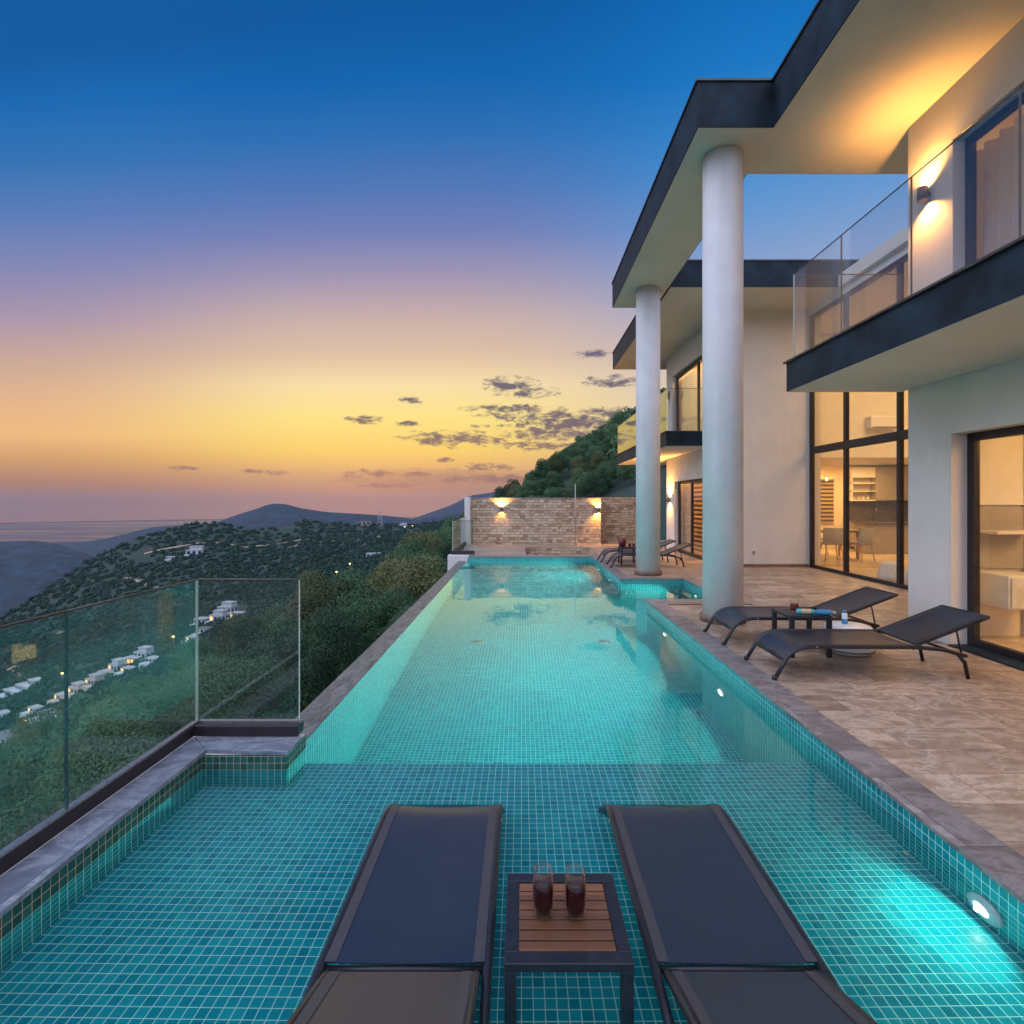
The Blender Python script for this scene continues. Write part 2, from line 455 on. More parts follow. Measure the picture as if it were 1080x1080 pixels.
def ground():
    m, t, p, o = newmat('hillside_ground')
    n = t.noise(gpos(t), .05, 6, .6); n2 = t.noise(gpos(t), .6, 5, .6)
    c = t.ramp(n, [(.35, (.012,.032,.026,1)), (.65, (.026,.048,.032,1)), (.85, (.10,.085,.06,1))])
    c = t.mix(t.m('MULTIPLY', n2, .6), c, (.03,.045,.03,1))
    t.put(p.inputs['Base Color'], c); p.inputs['Roughness'].default_value = .95
    return m
M['ground'] = ground()
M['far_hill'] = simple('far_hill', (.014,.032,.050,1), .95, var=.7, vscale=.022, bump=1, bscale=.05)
M['road'] = simple('dirt_road', (.34,.25,.19,1), .95, var=.25, vscale=.2)
M['h_white'] = simple('house_white', (.50,.52,.56,1), .8, var=.08, vscale=.3)
M['h_pink'] = simple('house_pink', (.56,.42,.36,1), .8, var=.08, vscale=.3)
M['h_stone'] = simple('house_stone', (.34,.28,.23,1), .85, var=.3, vscale=1)
M['h_roof'] = simple('house_roof', (.40,.38,.38,1), .8, var=.15, vscale=.3)
M['h_roof_d'] = simple('house_roof_dark', (.17,.15,.16,1), .8, var=.2, vscale=.3)
M['h_win'] = simple('house_window', (.03,.04,.06,1), .15, var=.2)
M['h_lit'] = emis('house_lit_window', (1,.50,.12,1), 1.6)
def sea():
    m, t, p, o = newmat('sea_water')
    p.inputs['Base Color'].default_value = (.02,.03,.045,1); p.inputs['Roughness'].default_value = .3; p.inputs['Specular IOR Level'].default_value = .3
    pos = gpos(t)
    t.put(p.inputs['Roughness'], t.ramp(t.noise(t.scale(pos, .00035, .0028, 1), 1, 6, .6), [(.35,(.22,.22,.22,1)), (.65,(.42,.42,.42,1))]))
    t.put(p.inputs['Normal'], t.bump(t.noise(t.scale(pos, .004, .02, 1), 1, 5), .25, 6))
    return m
M['sea'] = sea()

# ------------------------------------------------------------------ camera (level, wide, shifted)
F, CX, CY = 565., 550., 528.          # focal length and vanishing point in the photograph's pixels
C = 1.67                              # eye above the water (z = 0)
cam = bpy.data.cameras.new('camera'); co = bpy.data.objects.new('camera', cam); COL.objects.link(co)
co.location = (0, 0, C); co.rotation_euler = (R(90), 0, 0)
cam.sensor_width = 36; cam.lens = F/1080*36; cam.shift_x = -(CX-540)/1080; cam.shift_y = -(540-CY)/1080
cam.clip_start = .05; cam.clip_end = 60000
scene.camera = co
def at(px, py, Y): return Vector(((px-CX)/F*Y, Y, C-(py-CY)/F*Y))

# ------------------------------------------------------------------ terrain
def bumps(x, y, s, seed=0):
    z = 0; a = 1.
    r = np.random.default_rng(seed)
    for k in range(5):
        for j in range(3):
            th = r.uniform(0, 6.28); ph = r.uniform(0, 6.28); fr = 2**k/s*r.uniform(.7,1.3)
            z = z+a*np.sin((x*np.cos(th)+y*np.sin(th))*fr*6.28+ph)
        a *= .5
    return z/4
CP = [-400,-200,0,50,90,130,165,200,230,260,290,320,360,400,440,480,520,600,700,900]
CYc = [800,740,654,622,594,574,562,553,552,559,557,550,552,554,554,549,548,550,560,580]
CD = [520,600,700,760,820,870,920,960,980,1000,1020,1060,1100,1120,1150,1150,1150,1150,1150,1150]
def sstep(a, b, x):
    t = np.clip((x-a)/(b-a), 0, 1); return t*t*(3-2*t)
def terrain(x, y):
    x = np.asarray(x, float); y = np.asarray(y, float)
    r = np.hypot(x, y)
    z1 = .48*(x+7)-6.5+bumps(x, y, 160, 3)*np.clip(r/70, 0, 2.6)-.13*np.maximum(0, -x-25)
    near = 1-sstep(22, 46, y)
    z1 = z1-1.0*near
    z1 = z1+(17*.01*np.maximum(0, x+12)+3.4*sstep(-26, -9, x))*sstep(62, 100, y)
    plat = near*sstep(-6, -2.5, x)
    z1 = z1*(1-plat)+plat*np.minimum(z1, -3.2)
    z1 = np.where(z1 > 60, 60+(z1-60)*.08, z1)
    z1 = z1-.28*np.maximum(0, y-430)
    ys = np.maximum(y, 60)
    p = x/ys*F+CX
    yc = np.interp(p, CP, CYc); yd = np.interp(p, CP, CD)
    foot = 230.
    yf = np.minimum(CY-.48*(p-CX)+24, 1400)
    t = np.clip((y-foot)/(yd-foot), 0, 1)
    yy = yf+(yc-yf)*(t**.85)
    z2 = C-(yy-CY)/F*y+bumps(x, y, 230, 8)*9*t*(1-.75*t)-np.where(t<=0, 400, 0)
    z2 = np.where(y > yd, C-(yc-CY)/F*yd-(y-yd)*.45, z2)
    z2 = np.where(y < foot, -500, z2)
    k = 7.
    z = np.maximum(z1, z2)+k*np.log1p(np.exp(-np.abs(z1-z2)/k))*np.where(y>180, 1, 0)
    return np.maximum(z, -402)
def tz(x, y): return float(terrain(x, y))
def hit(px, py, y0=25, y1=1400):
    Y = y0
    while Y < y1:
        p = at(px, py, Y)
        if tz(p.x, p.y) >= p.z: return p
        Y *= 1.008
    return None

def grid_mesh(name, X, Y, Z, mat, label=None, smooth=True):
    n, m = X.shape
    me = bpy.data.meshes.new(name)
    v = np.stack([X, Y, Z], -1).reshape(-1, 3)
    i = np.arange(n-1)[:,None]*m+np.arange(m-1)[None,:]
    f = np.stack([i, i+m, i+m+1, i+1], -1).reshape(-1, 4)
    fast_mesh(me, v, f, smooth)
    me.materials.append(mat)
    o = bpy.data.objects.new(name, me); link(o)
    return o
def fast_mesh(me, v, f, smooth=False):
    me.vertices.add(len(v)); me.vertices.foreach_set('co', np.asarray(v, np.float32).ravel())
    nf, k = f.shape
    me.loops.add(nf*k); me.polygons.add(nf)
    me.loops.foreach_set('vertex_index', f.astype(np.int32).ravel())
    me.polygons.foreach_set('loop_start', (np.arange(nf)*k).astype(np.int32))
    me.polygons.foreach_set('loop_total', np.full(nf, k, np.int32))
    if smooth: me.polygons.foreach_set('use_smooth', np.ones(nf, bool))
    me.update(calc_edges=True); me.validate()

th = np.radians(np.linspace(80, -100, 330)); rr = np.geomspace(2.2, 2300, 300)
T_, R_ = np.meshgrid(th, rr, indexing='ij')
TX = R_*np.sin(T_); TY = R_*np.cos(T_)
o = grid_mesh('hillside', TX, TY, terrain(TX, TY), M['ground']); tag(o, kind='structure')

# sea
th = np.radians(np.linspace(75, -85, 60)); rr = np.geomspace(300, 13000, 50)
T_, R_ = np.meshgrid(th, rr, indexing='ij')
o = grid_mesh('sea', R_*np.sin(T_), R_*np.cos(T_), np.full_like(T_, -400.), M['sea']); tag(o, kind='structure')

def mountain(name, pts, D, base, depth, seed, mat):
    px = np.array([p[0] for p in pts], float); py = np.array([p[1] for p in pts], float)
    P = np.linspace(px[0], px[-1], 220); Q = np.interp(P, px, py)
    ker = np.ones(7)/7; Qp = np.pad(Q, 3, mode='edge'); Q = np.convolve(Qp, ker, 'valid')
    S = np.linspace(-1, 1, 41)
    PP, SS = np.meshgrid(P, S, indexing='ij'); QQ = np.repeat(Q[:,None], 41, 1)
    Yc = D*(1+0*PP); Y = Yc*(1+depth*SS)
    Xc = (PP-CX)/F*Yc; X = Xc*(1+depth*SS)
    crest = C-(QQ-CY)/F*D
    prof = 1-np.abs(SS)**1.25
    rel = (crest-base)
    Z = base+rel*prof+bumps(X, Y, D*.28, seed)*rel*.10*(1-np.abs(SS))*np.clip(np.abs(SS)*5, .12, 1)
    o = grid_mesh(name, X, Y, Z, mat); tag(o, kind='structure'); return o
mountain('island_hill', [(-260,590),(-120,578),(-40,573),(10,571),(35,570),(60,573),(90,583),(120,597),(170,640)], 2300, -402, .30, 21, M['far_hill'])
mountain('coast_hills', [(40,582),(80,574),(120,566),(160,556),(190,554),(225,552),(250,543),(270,537),(285,531),(300,531),(318,536),(345,540),(380,542),(410,544),(440,548),(470,553),(520,565)], 4400, -402, .2, 22, M['far_hill'])
mountain('far_mountains', [(400,556),(430,549),(455,540),(478,532),(495,523),(515,520),(560,512),(640,510),(760,520)], 9500, -402, .15, 23, M['far_hill'])
mountain('middle_hills', [(400,560),(430,553),(450,546),(475,542),(500,540),(560,546)], 3900, -402, .2, 24, M['far_hill'])

# dirt tracks on the opposite slope
def track(pts, w, Ymin=240):
    mb = MB(); P = [hit(px, py, Ymin) for px, py in pts]
    P = [p for p in P if p is not None]
    fine = []
    for a, b in zip(P[:-1], P[1:]):
        for k in range(8): fine.append(a.lerp(b, k/8))
    fine.append(P[-1])
    L = []
    for i, p in enumerate(fine):
        d = (fine[min(i+1,len(fine)-1)]-fine[max(i-1,0)]); d.z = 0; d.normalize(); s = Vector((-d.y, d.x, 0))*w
        a = p-s; b = p+s
        L.append((Vector((a.x,a.y,tz(a.x,a.y)+.9)), Vector((b.x,b.y,tz(b.x,b.y)+.9))))
    for (a,b),(c,d) in zip(L[:-1], L[1:]): mb.quad(a, c, d, b)
    o = mb.build('dirt_road', M['road'], kind='structure'); return o
track([(152,585),(175,580),(192,577),(215,574),(240,575),(268,577),(300,574),(335,570)], 4)
track([(128,608),(142,611),(156,618),(168,623)], 4)
track([(0,735),(14,728),(22,722),(25,714),(20,708),(10,706),(0,704)], 3)
track([(0,790),(30,772),(60,757),(90,741),(120,722),(150,706),(180,690),(208,681)], 2.2)
track([(305,578),(345,572),(385,566),(430,566)], 4)

# ------------------------------------------------------------------ foliage
def crown_mesh(name, n, r, h, leaf, lobes, seed, mat):
    g = np.random.default_rng(seed)
    cs = []; 
    for k in range(lobes):
        a = g.uniform(0, 6.28); q = g.uniform(0, 1)**.6*r*.72; zz = g.uniform(.12, .86)
        q *= (1-.55*abs(zz-.42)/.5)
        cs.append((q*np.cos(a), q*np.sin(a), zz*h, g.uniform(.28, .5)*r))
    cs = np.array(cs)
    w = cs[:,3]**2; idx = g.choice(lobes, n, p=w/w.sum())
    d = g.normal(size=(n,3)); d /= np.linalg.norm(d, axis=1)[:,None]
    d[:,2] = np.where(d[:,2] < -.35, -d[:,2], d[:,2])
    rad = cs[idx,3]*np.where(g.random(n) < .8, g.uniform(.86, 1.06, n), g.uniform(.5, 1.2, n))
    P = cs[idx,:3]+d*rad[:,None]*np.array([1,1,.8])
    # leaves: quads roughly facing outwards
    nn = d+g.normal(size=(n,3))*.38; nn /= np.linalg.norm(nn, axis=1)[:,None]
    up = g.normal(size=(n,3)); u = np.cross(nn, up); u /= np.linalg.norm(u, axis=1)[:,None]; v = np.cross(nn, u)
    s = leaf*g.uniform(.6, 1.35, n)[:,None]
    q = np.stack([P-u*s*.5, P+v*s*.32, P+u*s*.5, P-v*s*.32], 1)
    me = bpy.data.meshes.new(name)
    fast_mesh(me, q.reshape(-1,3), np.arange(n*4).reshape(n,4))
    me.materials.append(mat); return me
def trunk_mesh(name, h, seed):
    g = random.Random(seed); mb = MB()
    top = Vector((g.uniform(-.2,.2), g.uniform(-.2,.2), h*.55))
    mb.tube([(0,0,-.6), (g.uniform(-.06,.06),0,h*.2), tuple(top*.7), tuple(top)], [.16,.12,.085,.05], 7)
    for k in range(6):
        a = k*1.05+g.uniform(-.3,.3); st = top*g.uniform(.4,.95)
        e = Vector((math.cos(a)*h*.3, math.sin(a)*h*.3, h*g.uniform(.55,.85)))
        mb.tube([tuple(st), tuple(st.lerp(e,.5)+Vector((0,0,.12))), tuple(e)], [.05,.035,.015], 5)
    me = bpy.data.meshes.new(name); me.from_pydata(mb.v, [], mb.f); me.materials.append(M['bark']); me.update()
    return me
HI = [(crown_mesh('crown_fine', 30000, 2.3, 3.7, .075, 30, 50+k, M['leaf_olive' if k == 2 else 'leaf']), trunk_mesh('trunk_fine', 4, k)) for k in range(3)]
MID = [(crown_mesh('crown_mid', 9000, 2.2, 3.6, .135, 22, 70+k, M['leaf_olive' if k == 4 else 'leaf']), trunk_mesh('trunk_mid', 4, 20+k)) for k in range(5)]
LOW = [(crown_mesh('crown_low', 2600, 2.2, 3.5, .25, 16, 90+k, M['leaf']), trunk_mesh('trunk_low', 4, 40+k)) for k in range(4)]

cand = []
g = np.random.default_rng(5)
def blocked(x, y):
    if y < 24 and x > -3.6: return True
    if y < 27 and x > -1: return True
    return False
for gy in np.arange(1.5, 190, 3.3):
    for gx in np.arange(-190, 60, 3.3):
        x = gx+g.uniform(-1.2,1.2); y = gy+g.uniform(-1.2,1.2)
        if y < 2 or blocked(x, y): continue
        if (x*x+y*y) < 7.5**2: continue
        p = x/y*F+CX
        if p < -45 or p > 700 or (p > 482 and y < 66): continue
        if y > 95 and g.random() < .35: continue
        cand.append((math.hypot(x, y), x, y, p))
cand.sort()
hillc = [c for c in cand if c[3] > 482 and c[3] < 655][:90]
hs_ = set(hillc); oth = [c for c in cand if c not in hs_]
cand = sorted(hillc+oth[:210])+oth[210:]+[c for c in []]
NI = 300
labels = {
 'leaf': ('bushy dark green tree on the wooded slope below the pool', 'trees on the slope below the pool'),
 'hill': ('dark green tree on the rising hill behind the stone wall', 'trees on the hill behind the stone wall'),
 'olive': ('olive brown bushy tree on the slope below the glass railing', 'olive brown trees on the slope')}
nt_ = 0; rest = []
for d, x, y, p in cand:
    s = g.uniform(.68, 1.38)
    z = tz(x, y)
    if x > -7 and y < 24: s = min(s, .72)
    if nt_ >= NI:
        rest.append((x, y, z, s)); continue
    nt_ += 1
    if p > 482: s = min(s, .95)
    olive = False
    if d < 26:
        k = g.integers(0, 3); cm, tm = HI[k]; olive = k == 2
    elif d < 60 or p > 482:
        k = g.integers(0, 5); cm, tm = MID[k]; olive = k == 4
    else:
        cm, tm = LOW[g.integers(0, 4)]
    kind = 'olive' if olive else ('hill' if p > 505 else 'leaf')
    lb, gr = labels[kind]
    # keep crowns below the sight line to the pool edge
    top = z+4.3*s
    t = thing('bushy_tree', lb, 'tree', (x, y, z-.25), g.uniform(0, 6.28), gr)
    t.scale = (s*g.uniform(.72,1.0), s*g.uniform(.72,1.0), s*g.uniform(.85,1.25))
    a = bpy.data.objects.new('trunk', tm); link(a, t)
    b = bpy.data.objects.new('crown', cm); b.location = (0,0,.6); link(b, t)

# the rest of the woodland: one mass
def bush_cloud(name, spots, nq, mat, label, ls=.42):
    V = []
    for (x, y, z, r, h) in spots:
        d = g.normal(size=(nq,3)); d /= np.linalg.norm(d, axis=1)[:,None]; d[:,2] = np.abs(d[:,2])-.15
        P = np.array([x,y,z])+d*np.array([r,r,h])*g.uniform(.65,1.12,(nq,1))
        nn = d+g.normal(size=(nq,3))*.5; nn /= np.linalg.norm(nn, axis=1)[:,None]
        u = np.cross(nn, g.normal(size=(nq,3))); u /= np.linalg.norm(u, axis=1)[:,None]; v = np.cross(nn, u)
        s = r*ls*g.uniform(.6,1.3,(nq,1))
        V.append(np.stack([P-u*s, P+v*s*.8, P+u*s, P-v*s*.8], 1).reshape(-1,3))
    V = np.concatenate(V); me = bpy.data.meshes.new(name)
    fast_mesh(me, V, np.arange(len(V)).reshape(-1,4)); me.materials.append(mat)
    o = bpy.data.objects.new(name, me); link(o); tag(o, label, 'woodland', None, 'stuff'); return o
spots = [(x, y, z+.9, 1.75*s, 2.8*s) for x, y, z, s in rest]
bush_cloud('hillside_wood', spots, 380, M['leaf'], 'mass of dark trees farther off on the near hillside', .19)
ROADS = []
spots = []
for lp in np.arange(math.log(165), math.log(1250), .017):
    for pp in np.arange(-60, 760, 6.5):
        px = pp+g.uniform(-4,4); Y = math.exp(lp+g.uniform(-.011,.011)); x = (px-CX)/F*Y
        z = tz(x, Y)
        # open ground along the tracks and in patches
        if Y > 430 and math.sin(x*.021+1)*math.sin(Y*.017)+.5*math.sin(x*.05+Y*.03) > 1.15: continue
        if g.random() < .1: continue
        r = Y/F*g.uniform(2.4, 5.2)
        r = min(max(r, 1.6), 5.0)
        spots.append((x, Y, z, r, r*.95))
bush_cloud('far_wood', spots, 60, M['leaf_far'], 'scrub and trees covering the opposite valley side', .33)

# ------------------------------------------------------------------ sky
def build_world():
    w = bpy.data.worlds.new('World'); scene.world = w; w.use_nodes = True
    t = NT(w.node_tree); t.n.clear()
    out = t.new('ShaderNodeOutputWorld')
    sky = t.new('ShaderNodeTexSky', sky_type='NISHITA'); sky.sun_disc = False
    sky.sun_elevation = R(1.0); sky.sun_rotation = R(-15)
    bg1 = t.new('ShaderNodeBackground'); t.l.new(sky.outputs[0], bg1.inputs[0]); bg1.inputs[1].default_value = SKY_N
    sep = t.new('ShaderNodeSeparateXYZ'); t.l.new(coords(t, 'Generated'), sep.inputs[0])
    x, y, z = sep.outputs
    el = t.m('DIVIDE', t.m('ARCSINE', z), math.pi/2)
    az = t.m('ARCTAN2', x, y)
    st = lambda e, *c: (max(0, e)/90, lin(*c))
    elq = t.m('DIVIDE', el, t.m('MAXIMUM', t.m('COSINE', az), .55))   # the glow lies lower away from the sunset
    A = t.ramp(elq, [st(0,174,136,120), st(1.2,186,144,120), st(2.6,208,162,120), st(4,236,188,112), st(5.4,248,208,108), st(8.8,252,226,134), st(12.2,248,222,166), st(15.3,222,192,164), st(19,200,174,170), st(22.8,160,149,178), st(26.7,114,127,183), st(30.4,80,118,182), st(34.5,42,110,180), st(38.5,8,100,174), st(43,6,88,160), st(60,12,88,158), st(90,30,95,165)])
    W = t.ramp(elq, [st(0,150,118,112), st(2,176,130,108), st(4.5,212,158,108), st(7,240,186,126), st(10,232,182,136), st(15,202,168,152), st(19.5,168,148,172), st(24,132,135,180), st(29,90,124,184), st(34,48,114,180), st(39,20,104,178), st(43,12,90,160), st(60,12,88,158), st(90,30,95,165)])
    B = t.ramp(el, [st(0,170,134,124), st(5,190,162,156), st(10,218,194,178), st(15,196,182,190), st(20,150,166,202), st(26,104,152,208), st(31,62,138,206), st(37,22,118,194), st(44,0,100,178), st(60,12,90,162), st(90,30,95,165)])
    aw = t.new('ShaderNodeMapRange', interpolation_type='SMOOTHSTEP'); t.l.new(az, aw.inputs[0]); aw.inputs[1].default_value = R(-20); aw.inputs[2].default_value = R(-44)
    A = t.mix(aw.outputs[0], A, W)
    ca = t.m('COSINE', t.m('ADD', az, R(30)))
    f = t.m('SMOOTH_MIN', 1, 1, 0) if False else None
    mr = t.new('ShaderNodeMapRange', interpolation_type='SMOOTHSTEP'); t.l.new(ca, mr.inputs[0]); mr.inputs[1].default_value = .60; mr.inputs[2].default_value = .93
    base = t.mix(mr.outputs[0], B, A)
    # clouds: (azimuth, elevation) ellipses broken up by noise
    vec = t.new('ShaderNodeCombineXYZ'); t.put(vec.inputs[0], az); t.put(vec.inputs[1], t.m('MULTIPLY', t.m('ARCSINE', z), 2.6)); 
    n1 = t.noise(vec.outputs[0], 34, 9, .66, .45)
    n2 = t.noise(vec.outputs[0], 95, 5, .65, .3)
    nn = t.m('ADD', t.m('MULTIPLY', n1, .75), t.m('MULTIPLY', n2, .25))
    elv = t.m('ARCSINE', z)
    best = None
    def pa(px, py):
        X = (px-CX)/F; Z = -(py-CY)/F
        return math.atan2(X, 1), math.atan2(Z, math.hypot(X, 1))
    for px, py, a, b, s in [(538,406,34,9,1.1),(556,414,40,8,.9),(387,443,24,5,1.1),(433,422,12,5,1.1),(430,447,16,4,.9),(505,449,16,3,.8),(600,445,70,15,1.15),(640,452,40,10,1.1),(540,432,60,6,1.0),(570,470,60,6,.9),(530,437,40,6,.8),(480,463,58,9,1.1),(580,458,60,9,1.05),(626,373,22,5,1.0),(650,402,34,7,1.0),(625,402,12,6,1.1),(655,438,40,10,1.0),(510,493,46,5,.9),(470,485,10,4,.9),(385,499,26,5,.9),(196,494,14,3,.95),(283,498,30,3,.8),(430,500,26,4,.8),(520,505,64,6,1.0),(410,512,44,4,.9)]:
        a0, e0 = pa(px, py)
        du = t.m('MULTIPLY', t.m('SUBTRACT', az, a0), F/a); dv = t.m('MULTIPLY', t.m('SUBTRACT', elv, e0), F/b)
        q = t.m('SUBTRACT', s, t.m('ADD', t.m('MULTIPLY', du, du), t.m('MULTIPLY', dv, dv)))
        best = q if best is None else t.m('MAXIMUM', best, q)
    best = t.m('MAXIMUM', best, -1.2)
    v = t.m('ADD', t.m('MULTIPLY', best, .16), nn)
    mc = t.new('ShaderNodeMapRange', interpolation_type='SMOOTHSTEP'); t.l.new(v, mc.inputs[0]); mc.inputs[1].default_value = .51; mc.inputs[2].default_value = .70
    # general scattered clouds higher up and all round so reflections have some too
    ccol = t.ramp(el, [st(0,140,108,106), st(4,140,110,108), st(8,108,94,106), st(14,96,92,112), st(20,110,108,134)])
    base = t.mix(t.m('MULTIPLY', mc.outputs[0], .95), base, ccol)
    # low mauve bank above the horizon
    lb_a, lb_e = pa(470, 507)
    q = t.m('SUBTRACT', 1.0, t.m('ADD', t.m('POWER', t.m('MULTIPLY', t.m('SUBTRACT', az, lb_a), F/125), 2.0), t.m('POWER', t.m('MULTIPLY', t.m('SUBTRACT', elv, lb_e), F/15), 2.0)))
    q = t.m('MULTIPLY', t.m('ADD', q, t.m('MULTIPLY', t.m('SUBTRACT', n1, .5), 1.6)), .8, clamp=True)
    base = t.mix(t.m('MULTIPLY', q, .75), base, lin(160,122,112))
    # unseen sky behind the viewer and overhead, brightened as added fill light
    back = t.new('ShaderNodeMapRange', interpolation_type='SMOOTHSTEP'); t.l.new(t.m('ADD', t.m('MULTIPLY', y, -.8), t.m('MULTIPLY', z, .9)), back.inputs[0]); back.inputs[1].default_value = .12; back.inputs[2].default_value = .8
    base = t.mix(back.outputs[0], base, tuple(c*BACK_FILL for c in (.54,.60,.82))+(1,))
    below = t.m('LESS_THAN', z, -.03)
    base = t.mix(below, base, (.05,.05,.055,1))
    bg2 = t.new('ShaderNodeBackground'); t.l.new(base, bg2.inputs[0]); bg2.inputs[1].default_value = 1
    ad = t.new('ShaderNodeAddShader'); t.l.new(bg1.outputs[0], ad.inputs[0]); t.l.new(bg2.outputs[0], ad.inputs[1])
    t.l.new(ad.outputs[0], out.inputs[0])
SKY_N = .006; BACK_FILL = 2.1
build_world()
vs = scene.view_settings; vs.view_transform = 'Standard'; vs.look = 'None'; vs.gamma = 1; vs.exposure = 0; vs.use_curve_mapping = False
cy = scene.cycles
cy.use_denoising = True
try: cy.denoiser = 'OPENIMAGEDENOISE'
except Exception: pass
cy.max_bounces = 10; cy.diffuse_bounces = 4; cy.glossy_bounces = 5; cy.transmission_bounces = 8; cy.transparent_max_bounces = 24
cy.sample_clamp_indirect = 6; cy.sample_clamp_direct = 0; cy.caustics_refractive = True; cy.caustics_reflective = False; cy.blur_glossy = .5

def lamp(name, kind, loc, power, col, size=.1, aim=None, spot=None, blend=.6, shape=None, sy=None):
    l = bpy.data.lights.new(name, kind); l.energy = power; l.color = col
    if kind == 'AREA':
        l.size = size
        if sy: l.shape = 'RECTANGLE'; l.size_y = sy
    elif kind == 'SUN': l.angle = size
    else: l.shadow_soft_size = size
    if kind == 'SPOT': l.spot_size = R(spot); l.spot_blend = blend
    o = bpy.data.objects.new(name, l); COL.objects.link(o); o.location = loc
    if aim is not None:
        o.rotation_euler = (Vector(aim)-Vector(loc)).to_track_quat('-Z', 'Y').to_euler()
    return o
# afterglow of the sun that has just set, front left
lamp('sun', 'SUN', (-40,6,34), .62, (1,.96,.94), R(50), aim=(0,0,0))
WARM = (1, .45, .09); WARM2 = (1, .56, .21)

# ------------------------------------------------------------------ pool
D = .12
pool = thing('swimming_pool', 'turquoise mosaic infinity pool running beside the villa', 'pool', (0, 7, 0))
XL, XR, XS = -1.5, 1.97, -1.98
YN, YS, YE = .2, 3.62, 14.85
BAY0, BAY1, BAYX = 8.42, 10.68, 3.24
ZS, ZD = -.24, -1.5
m = MB()
m.quad((XS,YN,ZS),(XR,YN,ZS),(XR,YS,ZS),(XS,YS,ZS))
m.build('shelf_floor', M['tile'], pool)
m = MB(); m.quad((XL,YS,ZD),(XR,YS,ZD),(XR,YE,ZD),(XL,YE,ZD)); m.quad((XR,BAY0,ZD),(BAYX,BAY0,ZD),(BAYX,BAY1,ZD),(XR,BAY1,ZD))
m.build('pool_floor', M['tile'], pool)
m = MB(); m.quad((XS,YS,ZD),(XS,YS,ZS),(XR,YS,ZS),(XR,YS,ZD))
m.build('shelf_riser', M['tile'], pool)
TOPW = .095
def wall(name, a, b, zb, zt=TOPW, mat='tile'):
    q = MB(); q.quad((a[0],a[1],zb),(b[0],b[1],zb),(b[0],b[1],zt),(a[0],a[1],zt)); return q.build(name, M[mat], pool)
# wet part up to the water line, dry band above it
for a, b, zb in [((XR,YN),(XR,YS),ZS),((XR,YS),(XR,BAY0),ZD),((XR,BAY0),(BAYX,BAY0),ZD),((BAYX,BAY0),(BAYX,BAY1),ZD),((BAYX,BAY1),(XR,BAY1),ZD),((XR,BAY1),(XR,YE),ZD),((XR,YE),(XL,YE),ZD),((XS,3.32),(XS,YN),ZS),((XS,3.32),(-1.455,3.32),ZS),((-1.455,3.32),(-1.455,YS),ZS),((XS,YN),(XR,YN),ZS)]:
    wall('pool_wall', a, b, zb, 0)
    wall('waterline_band', a, b, 0, TOPW, 'tile_dry' if a[0] < 0 and b[0] < 0 else 'tile')
wall('infinity_wall', (XL,YS), (XL,YE), ZD, -.004)
m = MB(); m.box(-1.745, XL-.003, YS, YE, -.35, -.004); m.build('weir_edge', M['wet_stone'], pool, bevel=.006)
# copings
CZ = D
m = MB(); m.box(XR-.018, 2.19, YN-1.5, BAY0-.22, TOPW, CZ); m.build('coping', M['coping'], pool, bevel=.004)
m = MB(); m.box(XR-.018, BAYX+.22, BAY0-.22, BAY0+.018, TOPW, CZ); m.build('coping', M['coping_y'], pool, bevel=.004)
m = MB(); m.box(BAYX-.018, BAYX+.22, BAY0+.018, BAY1-.018, TOPW, CZ); m.build('coping', M['coping'], pool, bevel=.004)
m = MB(); m.box(XR-.018, BAYX+.22, BAY1-.018, BAY1+.2, TOPW, CZ); m.build('coping', M['coping_y'], pool, bevel=.004)
m = MB(); m.box(XR-.018, XR+.2, BAY1+.2, YE-.018, TOPW, CZ); m.build('coping', M['coping'], pool, bevel=.004)
m = MB(); m.box(-1.45, XR+.2, YE-.018, YE+.2, TOPW, CZ); m.build('coping', M['coping_y'], pool, bevel=.004)
m = MB()
m.prism([(-2.15,YN-1.5),(XS+.016,YN-1.5),(XS+.016,3.336),(-2.15,3.515)], TOPW, CZ); m.build('coping', M['coping_l'], pool, bevel=.003)
m = MB()
m.prism([(XS+.016,3.339),(-1.44,3.339-.032),(-1.44,3.515),(-2.148,3.518)], TOPW, CZ+.001); m.build('coping', M['coping_l'], pool, bevel=.003)
# retaining wall under the left edge and weir
m = MB(); m.box(-2.26, XS-.004, YN-1.5, 3.62, -3.6, TOPW-.002); m.build('retaining_wall', M['render'], pool)
m = MB(); m.box(XS-.004, -1.46, 3.324, 3.619, -3.6, TOPW-.002); m.build('retaining_wall', M['render'], pool)
m = MB(); m.box(-1.74, XL-.02, 3.63, YE+.2, -4.2, -.354); m.build('retaining_wall', M['render'], pool)
# floor fittings
for px, py, Y in [(493,709,6.4),(658,709,6.4)]:
    p = at(px, py, Y); q = MB(); q.lathe([(.0,.016),(.06,.014),(.085,0),(.085,-.004)][::-1], (p.x, 7.9, ZD), 24); q.build('floor_inlet', M['steel'], pool)
